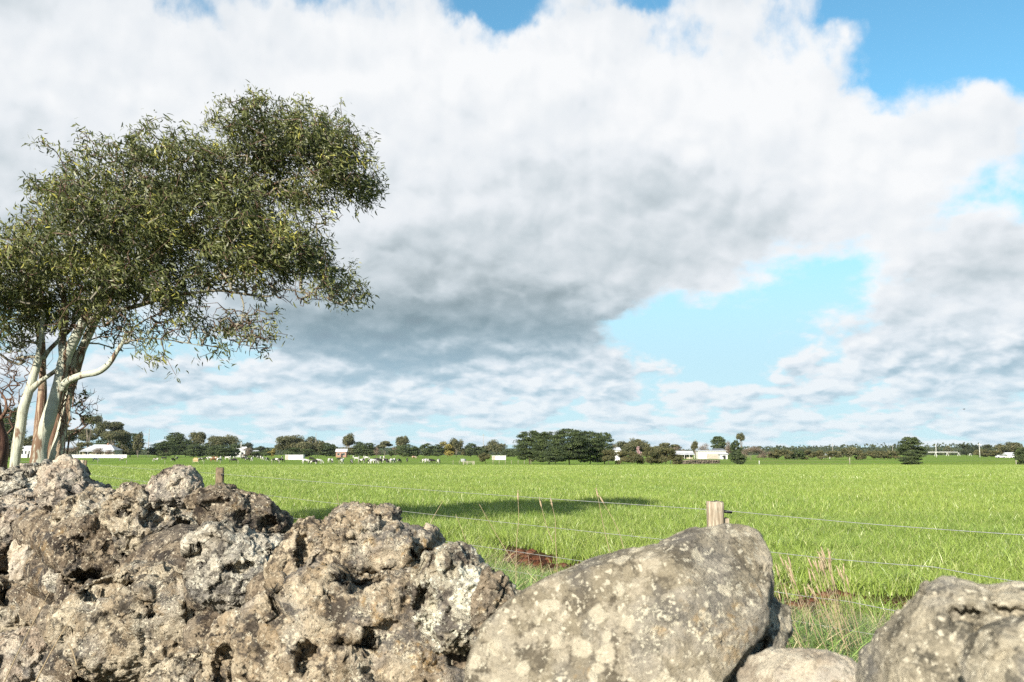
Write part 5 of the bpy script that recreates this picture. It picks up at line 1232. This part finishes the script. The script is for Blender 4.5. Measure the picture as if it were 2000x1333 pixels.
pole(470, 864, 895, 'pale utility pole in front of the pale gabled roof', wpole_m, False)
pole(616, 845, 893, 'utility pole rising behind the paired large gums', arm=False)
pole(944, 848, 889, 'far mast right of the layered pine, thin and tall', arm=True, dep=620)
pole(1254, 862, 892, 'utility pole with crossarm above the pink blossom tree', wpole_m, dep=395)
pole(1359, 858, 889, 'thin pole between the dairy shed and the pale leafless tree', arm=False, dep=450)
pole(1627, 866, 892, 'thin pole behind the right hedge', arm=False, dep=560)
pole(1744, 870, 892, 'thin pole just left of the lone cypress', arm=False, dep=620)
pole(1829, 868, 893.5, 'white pole standing right of the lone cypress', wpole_m, False)
pole(1914, 866, 893.5, 'pole with two crossarms near the right edge', wpole_m, True)
pole(1947, 868, 892, 'faint thin pole behind the gums near the right edge', arm=False, dep=800)

# slim posts of the electric fences out in the paddock
k = 0
def slim(px, base, h, label, mat=timber, r=.05, grp=None):
    Yd = depth_at(base); p = P(px, base, Yd); m = MB(); m.tube([(0, 0, -.2), (0, 0, h * .96), (0, 0, h)], [max(r, .28 * Yd / F * .8)] * 2 + [r * .5], 6)
    o = m.build('fence_post', mat, None, True); o.location = (p[0], Yd, gz(0, Yd)); tag(o, label, 'fence post', grp)
for px in (191, 247, 322, 398, 430, 465, 531, 545, 625, 662, 700, 740):
    k += 1; slim(px, 906.5, 1.0, ['', 'leftmost', 'second', 'third', 'fourth', 'fifth', 'sixth', 'seventh', 'eighth', 'ninth', 'tenth', 'eleventh', 'rightmost'][k] + ' slim grey post on the paddock boundary in front of the cows', grp='paddock boundary posts in front of the cows')
k = 0
for px in (885, 897, 963, 975, 987, 999, 1012, 1024, 1037):
    k += 1; slim(px, 907, 1.0, ['', 'leftmost', 'second', 'third', 'fourth', 'fifth', 'sixth', 'seventh', 'eighth', 'rightmost'][k] + ' slim dark post on the boundary around the small lone tree', grp='paddock boundary posts by the small lone tree')
slim(1310, 908, 1.6, 'pale post standing at the right of the shrub belt', white_p, .09)
slim(1660, 907.5, 1.7, 'pale post alone in the crop left of the lone cypress', timber, .09)
slim(1621, 898, 1.7, 'short white post at the right hedge', white_p, .16)
slim(1985, 909, 1.2, 'dark post beside the right edge cypress', timber, .08)
slim(1483, 907, .9, 'low pale post right of the low dark cypress', white_p, .09)
# yard rails beside the small tree
yr = empty('yard_rails', (P(915, 907, 215)[0], 215, gz(0, 215)), label='timber cattle yard rails left of the small lone tree', cat='fence')
for xx in (-1.3, -.4, 1.0, 1.3): m = MB(); m.box((xx, 0, -.2), (xx + .12, .12, .9)); m.build('post', timber, yr)
for zz_ in (.4, .75): m = MB(); m.box((-1.4, -.06, zz_), (1.5, -.01, zz_ + .09)); m.build('rail', timber, yr)
# hay rack and trough
hr_ = empty('hay_rack', (P(383, 902, 260)[0], 260, gz(0, 260)), label='tan hay rack standing in the paddock at the left of the herd', cat='hay rack')
hay = simple_mat('hay', (0.50, 0.36, 0.18), (0.36, 0.25, 0.12), 3.0, 1.0)
m = MB(); m.box((-.7, -.5, .45), (.7, .5, 1.25)); m.box((-.45, -.4, 1.253), (.45, .4, 1.5)); m.build('hay', hay, hr_)
for sx in (-.8, .75):
    for sy in (-.6, .55): m = MB(); m.box((sx, sy, -.1), (sx + .06, sy + .06, 1.2)); m.build('leg', timber, hr_)
for zz_ in (.35, .8): m = MB(); m.box((-.82, -.68, zz_), (.82, -.62, zz_ + .07)); m.build('rail', timber, hr_)
tr_ = empty('water_trough', (P(905, 897, 300)[0], 300, gz(0, 300)), label='round grey water trough left of the small lone tree', cat='trough')
m = MB(); m.tube([(0, 0, 0), (0, 0, .5), (0, 0, .9)], [.85, .88, .85], 20); m.build('tank', simple_mat('grey_concrete', (0.22, 0.23, 0.23), (0.32, 0.33, 0.33), 2), tr_)
m = MB(); m.tube([(0, 0, .903), (0, 0, .96)], [.92, .9], 20); m.build('rim', zinc, tr_)

# dark stone wall in the distance
m = MB(); Sv, Tc = ico(2); rs = np.random.default_rng(3)
for i in range(120):
    s = i / 119; px = 1328 + 100 * s; arc = math.sin(min(1, s * 1.3) * math.pi * .8); p = P(px, 904 - 2.5 * arc, 232); z = gz(0, 232)
    for j in range(3):
        sc = rs.uniform(.2, .33); V = Sv * np.array([sc * 1.3, sc, sc * .8]) * (1 + .3 * fbm(Sv * 2 + i + j * 9, 2, 3))[:, None]; m.add(V + np.array([p[0] + rs.normal() * .1, 232 + 14 * s + rs.normal() * .1, z + .12 + j * .26 * (1 + .5 * arc)]), [tuple(q) for q in Tc])
tag(m.build('stone_wall', RM['dark'], None, True), 'low dark dry stone wall far off below the white machinery shed', 'wall')
# long white irrigation line
ir = empty('irrigation_line', (P(1850, 886, 700)[0], 700, gz(0, 700)), label='long thin white irrigation pipe on wheeled legs, right of the lone cypress', cat='irrigator')
m = MB(); m.tube([(-20, 0, 2.9), (0, 0, 3.0), (19, 0, 2.8)], .28, 6); m.build('pipe', white_p, ir, True)
for xx in (-19, -9, 0, 9, 18): m = MB(); m.tube([(xx - 1, 0, 0), (xx, 0, 2.8)], .14, 5); m.tube([(xx + 1, 0, 0), (xx, 0, 2.8)], .14, 5); m.build('leg', white_p, ir)
# parked cars by the far cottage
def car(px, base, dep, mat, label, rz=0.0):
    p = P(px, base, dep); rt = empty('parked_car', (p[0], dep, gz(0, dep)), rz, label=label, cat='car')
    prof = [(-2.1, .35), (-2.15, .8), (-1.95, 1.0), (-1.3, 1.08), (-.8, 1.48), (.7, 1.5), (1.3, 1.05), (2.0, .95), (2.15, .7), (2.1, .35)]
    V = [(x, -.85, z) for x, z in prof] + [(x, .85, z) for x, z in prof]; n = len(prof); Fc = [tuple(range(n)), tuple(range(2 * n - 1, n - 1, -1))] + [(i, i + n, (i + 1) % n + n, (i + 1) % n) for i in range(n)]
    m = MB(); m.add(V, Fc); m.build('body', mat, rt)
    m = MB(); m.add([(-1.15, -.862, 1.08), (-.75, -.862, 1.4), (.62, -.862, 1.42), (1.1, -.862, 1.06)], [(0, 3, 2, 1)]); m.build('window', glass, rt)
    for sx in (-1.35, 1.35):
        for sy in (-.87, .87): m = MB(); m.tube([(sx, sy - .09, .33), (sx, sy + .09, .33)], .33, 14); m.build('wheel', ins_m, rt, True)
car(1954, 895, 440, simple_mat('silver_paint', (0.6, 0.6, 0.62), None, 1, 0.3, 0.5), 'pale car parked left of the white cottage near the right edge')
car(1977, 896, 430, simple_mat('white_paint', (0.8, 0.8, 0.8), None, 1, 0.3, 0.5), 'white car parked in front of the cottage near the right edge', 0.2)
# a bird
bd = MB(); bd.tube(smooth_line([(-.22, 0, 0), (0, 0, .02), (.25, 0, 0)], 4), [.01, .05, .07, .07, .06, .05, .04, .02, .01], 6); 
bd.add([(-.05, 0, .04), (.1, 0, .04), (.02, .5, .2), (-.08, .48, .19)], [(0, 1, 2, 3)]); bd.add([(-.05, 0, .04), (.1, 0, .04), (.02, -.5, .2), (-.08, -.48, .19)], [(3, 2, 1, 0)])
o = bd.build('bird', simple_mat('dark_feathers', (0.02, 0.02, 0.02))); o.location = P(1883, 800, 190); tag(o, 'small dark bird gliding above the lone cypress', 'bird')

# ------------------------------------------------------------------ cows
def cow_material(name, thr, a=(0.018, 0.016, 0.015), b=(0.55, 0.53, 0.49)):
    m, t = material(name); v = t.new('ShaderNodeTexCoord').outputs['Object']; oi = t.new('ShaderNodeObjectInfo').outputs['Random']
    vv = t.v('ADD', v, t.comb(t.m('MULTIPLY', oi, 37.0), 0.0, 0.0))
    n = t.noise(vv, 1.5, 2, 0.5); finish(t, bsdf(t, t.mix(t.ss(n, thr - .015, thr + .015), a, b), 0.7, None, 0.2)); return m
cow_m = {'black and white': cow_material('pied_hide', 0.50), 'mostly black': cow_material('black_hide', 0.62), 'mostly white': cow_material('white_hide', 0.40), 'tan': cow_material('tan_hide', 0.55, (0.20, 0.09, 0.05), (0.60, 0.50, 0.40))}
def cow_mesh(pose):
    # joints: (position, radius x, radius y)
    J = {}; E = []
    def j(n, p, r, par=None): J[n] = (p, r); (E.append((par, n)) if par else None)
    j('rump', (-.85, 0, 1.12), (.27, .30)); j('belly', (-.35, 0, 1.02), (.36, .38), 'rump'); j('mid', (.1, 0, .99), (.37, .39), 'belly'); j('chest', (.55, 0, 1.03), (.33, .30), 'mid')
    if pose == 'grazing':
        j('neck', (.92, 0, 1.0), (.19, .15), 'chest'); j('neck2', (1.18, 0, .62), (.14, .11), 'neck'); j('poll', (1.30, 0, .36), (.13, .12), 'neck2'); j('face', (1.36, 0, .20), (.09, .08), 'poll'); j('muzzle', (1.40, 0, .06), (.075, .075), 'face')
        ear = (1.26, .17, .40)
    else:
        j('neck', (.88, 0, 1.22), (.20, .15), 'chest'); j('neck2', (1.12, 0, 1.42), (.14, .11), 'neck'); j('poll', (1.28, 0, 1.52), (.13, .12), 'neck2'); j('face', (1.46, 0, 1.42), (.09, .08), 'poll'); j('muzzle', (1.62, 0, 1.32), (.075, .075), 'face')
        ear = (1.24, .18, 1.52)
    for s in (-1, 1):
        n = 'L' if s < 0 else 'R'
        j('ear' + n, (ear[0], s * ear[1], ear[2]), (.03, .05), 'poll')
        j('thigh' + n, (-.80, s * .20, .80), (.19, .13), 'rump'); j('hock' + n, (-.95, s * .20, .47), (.07, .06), 'thigh' + n); j('hfet' + n, (-.88, s * .20, .12), (.05, .045), 'hock' + n); j('hoof' + n, (-.85, s * .20, .02), (.065, .055), 'hfet' + n)
        j('shoulder' + n, (.58, s * .17, .78), (.13, .10), 'chest'); j('knee' + n, (.60, s * .17, .42), (.065, .06), 'shoulder' + n); j('ffet' + n, (.60, s * .17, .10), (.045, .042), 'knee' + n); j('fhoof' + n, (.62, s * .17, .02), (.06, .055), 'ffet' + n)
    j('tail', (-1.10, 0, 1.18), (.04, .04), 'rump'); j('tail2', (-1.17, 0, .75), (.025, .025), 'tail'); j('tail3', (-1.15, 0, .40), (.05, .05), 'tail2')
    names = list(J); me = bpy.data.meshes.new('cow'); me.from_pydata([J[n][0] for n in names], [(names.index(a), names.index(b)) for a, b in E], [])
    o = bpy.data.objects.new('cow', me); COL.objects.link(o); sk = o.modifiers.new('skin', 'SKIN')
    sv = me.skin_vertices[0].data
    for i, n in enumerate(names): sv[i].radius = J[n][1]; sv[i].use_root = (n == 'belly')
    ss_ = o.modifiers.new('sub', 'SUBSURF'); ss_.levels = 2; ss_.render_levels = 2
    dg = bpy.context.evaluated_depsgraph_get(); ev = bpy.data.meshes.new_from_object(o.evaluated_get(dg)); bpy.data.objects.remove(o)
    ev.name = 'cow'; ev.polygons.foreach_set('use_smooth', [True] * len(ev.polygons)); return ev
CM = {p: cow_mesh(p) for p in ('grazing', 'standing')}
CMM = {}
for p in CM:
    for c in cow_m: q = CM[p].copy(); q.materials.clear(); q.materials.append(cow_m[c]); CMM[p, c] = q
# px, row of the feet, look, pose, heading (degrees; 0 faces right)
B_, W_, PW, TN = 'mostly black', 'mostly white', 'black and white', 'tan'
herds = [
 ('between gum trunks and tallest pole', [(187, 901.5, W_, 'grazing', 10), (237, 900.5, PW, 'grazing', 150)]),
 ('between tallest pole and hay rack', [(304, 901.5, PW, 'grazing', 160), (320, 898.5, B_, 'grazing', 0), (338, 902, B_, 'grazing', 80), (345.5, 899, B_, 'standing', 90)]),
 ('between hay rack and pale pole', [(392, 901.5, PW, 'grazing', 20), (402, 899, B_, 'grazing', 190), (410, 898.5, W_, 'grazing', 10), (417, 902, TN, 'grazing', 40), (421, 898.5, TN, 'standing', 180), (428, 902, W_, 'grazing', 60), (431, 897.5, W_, 'grazing', 100), (444, 898, W_, 'standing', 0), (450, 898, W_, 'grazing', 90), (457, 897.5, PW, 'grazing', 100), (456, 904, B_, 'grazing', 200)]),
 ('between pale pole and left white shed', [(477, 899, B_, 'grazing', 10), (484, 901, B_, 'grazing', 30), (492, 900.5, W_, 'grazing', 90), (504, 896.5, PW, 'grazing', 80), (509, 896.5, W_, 'grazing', 110), (514, 899, W_, 'grazing', 90), (522, 901, PW, 'grazing', 70), (537, 902.5, B_, 'grazing', 180), (543, 903, PW, 'standing', 10), (549, 903, B_, 'grazing', 40), (551, 897.5, B_, 'grazing', 100)]),
 ('between left white shed and round topped gum', [(598, 906, W_, 'grazing', 20), (609, 900, B_, 'grazing', 10), (612, 907.5, B_, 'grazing', 180), (623, 906, W_, 'grazing', 30), (645, 903.5, W_, 'grazing', 60), (649, 904, PW, 'grazing', 100), (663, 900.5, B_, 'grazing', 170), (668.5, 906, W_, 'standing', 85), (687, 906, B_, 'grazing', 90)]),
 ('between round topped gum and brown bare tree', [(691, 895.5, W_, 'grazing', 80), (697, 900, W_, 'grazing', 20), (701, 896.5, PW, 'grazing', 90), (707, 904.5, PW, 'grazing', 150), (711, 896.5, W_, 'grazing', 100), (717, 898, W_, 'grazing', 10), (724, 906, PW, 'grazing', 170), (730, 906, W_, 'grazing', 30), (738, 902, B_, 'grazing', 20)]),
 ('below the rusty umbrella gum', [(739, 905.5, B_, 'standing', 180), (744, 897.5, W_, 'grazing', 80), (750, 896.5, W_, 'grazing', 90), (752, 904, PW, 'grazing', 40), (756, 904, B_, 'grazing', 90), (761.5, 904.5, PW, 'grazing', 110), (766, 905, W_, 'grazing', 60), (771, 903.5, W_, 'grazing', 80)]),
 ('below the high round gum', [(780, 904.5, B_, 'grazing', 70), (795, 902.5, B_, 'grazing', 100), (809, 896.5, TN, 'grazing', 20)]),
 ('below the yellow tinged gum', [(829, 904, PW, 'grazing', 170), (836, 905.5, W_, 'grazing', 30), (844, 905.5, B_, 'grazing', 10), (857, 905.5, PW, 'grazing', 80)]),
]
ORD = ['first', 'second', 'third', 'fourth', 'fifth', 'sixth', 'seventh', 'eighth', 'ninth', 'tenth', 'eleventh', 'twelfth']
for where, cows in herds:
    cows = sorted(cows)
    for i, (px, row, look, pose, hd) in enumerate(cows):
        Yd = depth_at(row); p = P(px, row, Yd); o = bpy.data.objects.new('cow', CMM[pose, look]); COL.objects.link(o)
        o.location = (p[0], Yd, gz(0, Yd)); o.rotation_euler = (0, 0, R(hd)); o.scale = (.92,) * 3
        od = ORD[i] + ' from left ' if len(cows) > 1 else ''
        tag(o, f'{look} {pose} cow, {od}{where}', 'cow', 'dairy cows grazing in the far paddock')

# ------------------------------------------------------------------ air
hm = bpy.data.materials.new('haze'); hm.use_nodes = True; hm.node_tree.nodes.clear(); t = NT(hm.node_tree)
pv = t.new('ShaderNodeVolumePrincipled'); pv.inputs['Color'].default_value = (0.80, 0.90, 1.0, 1); pv.inputs['Density'].default_value = 0.00003; pv.inputs['Anisotropy'].default_value = 0.0
t.l.new(pv.outputs[0], t.new('ShaderNodeOutputMaterial').inputs['Volume'])
mb = MB(); mb.box((-3500, -450, -3.5), (3500, 3900, 42)); o = mb.build('haze', hm); tag(o, 'thin blue haze over the far paddocks and hills', 'haze', kind='stuff')
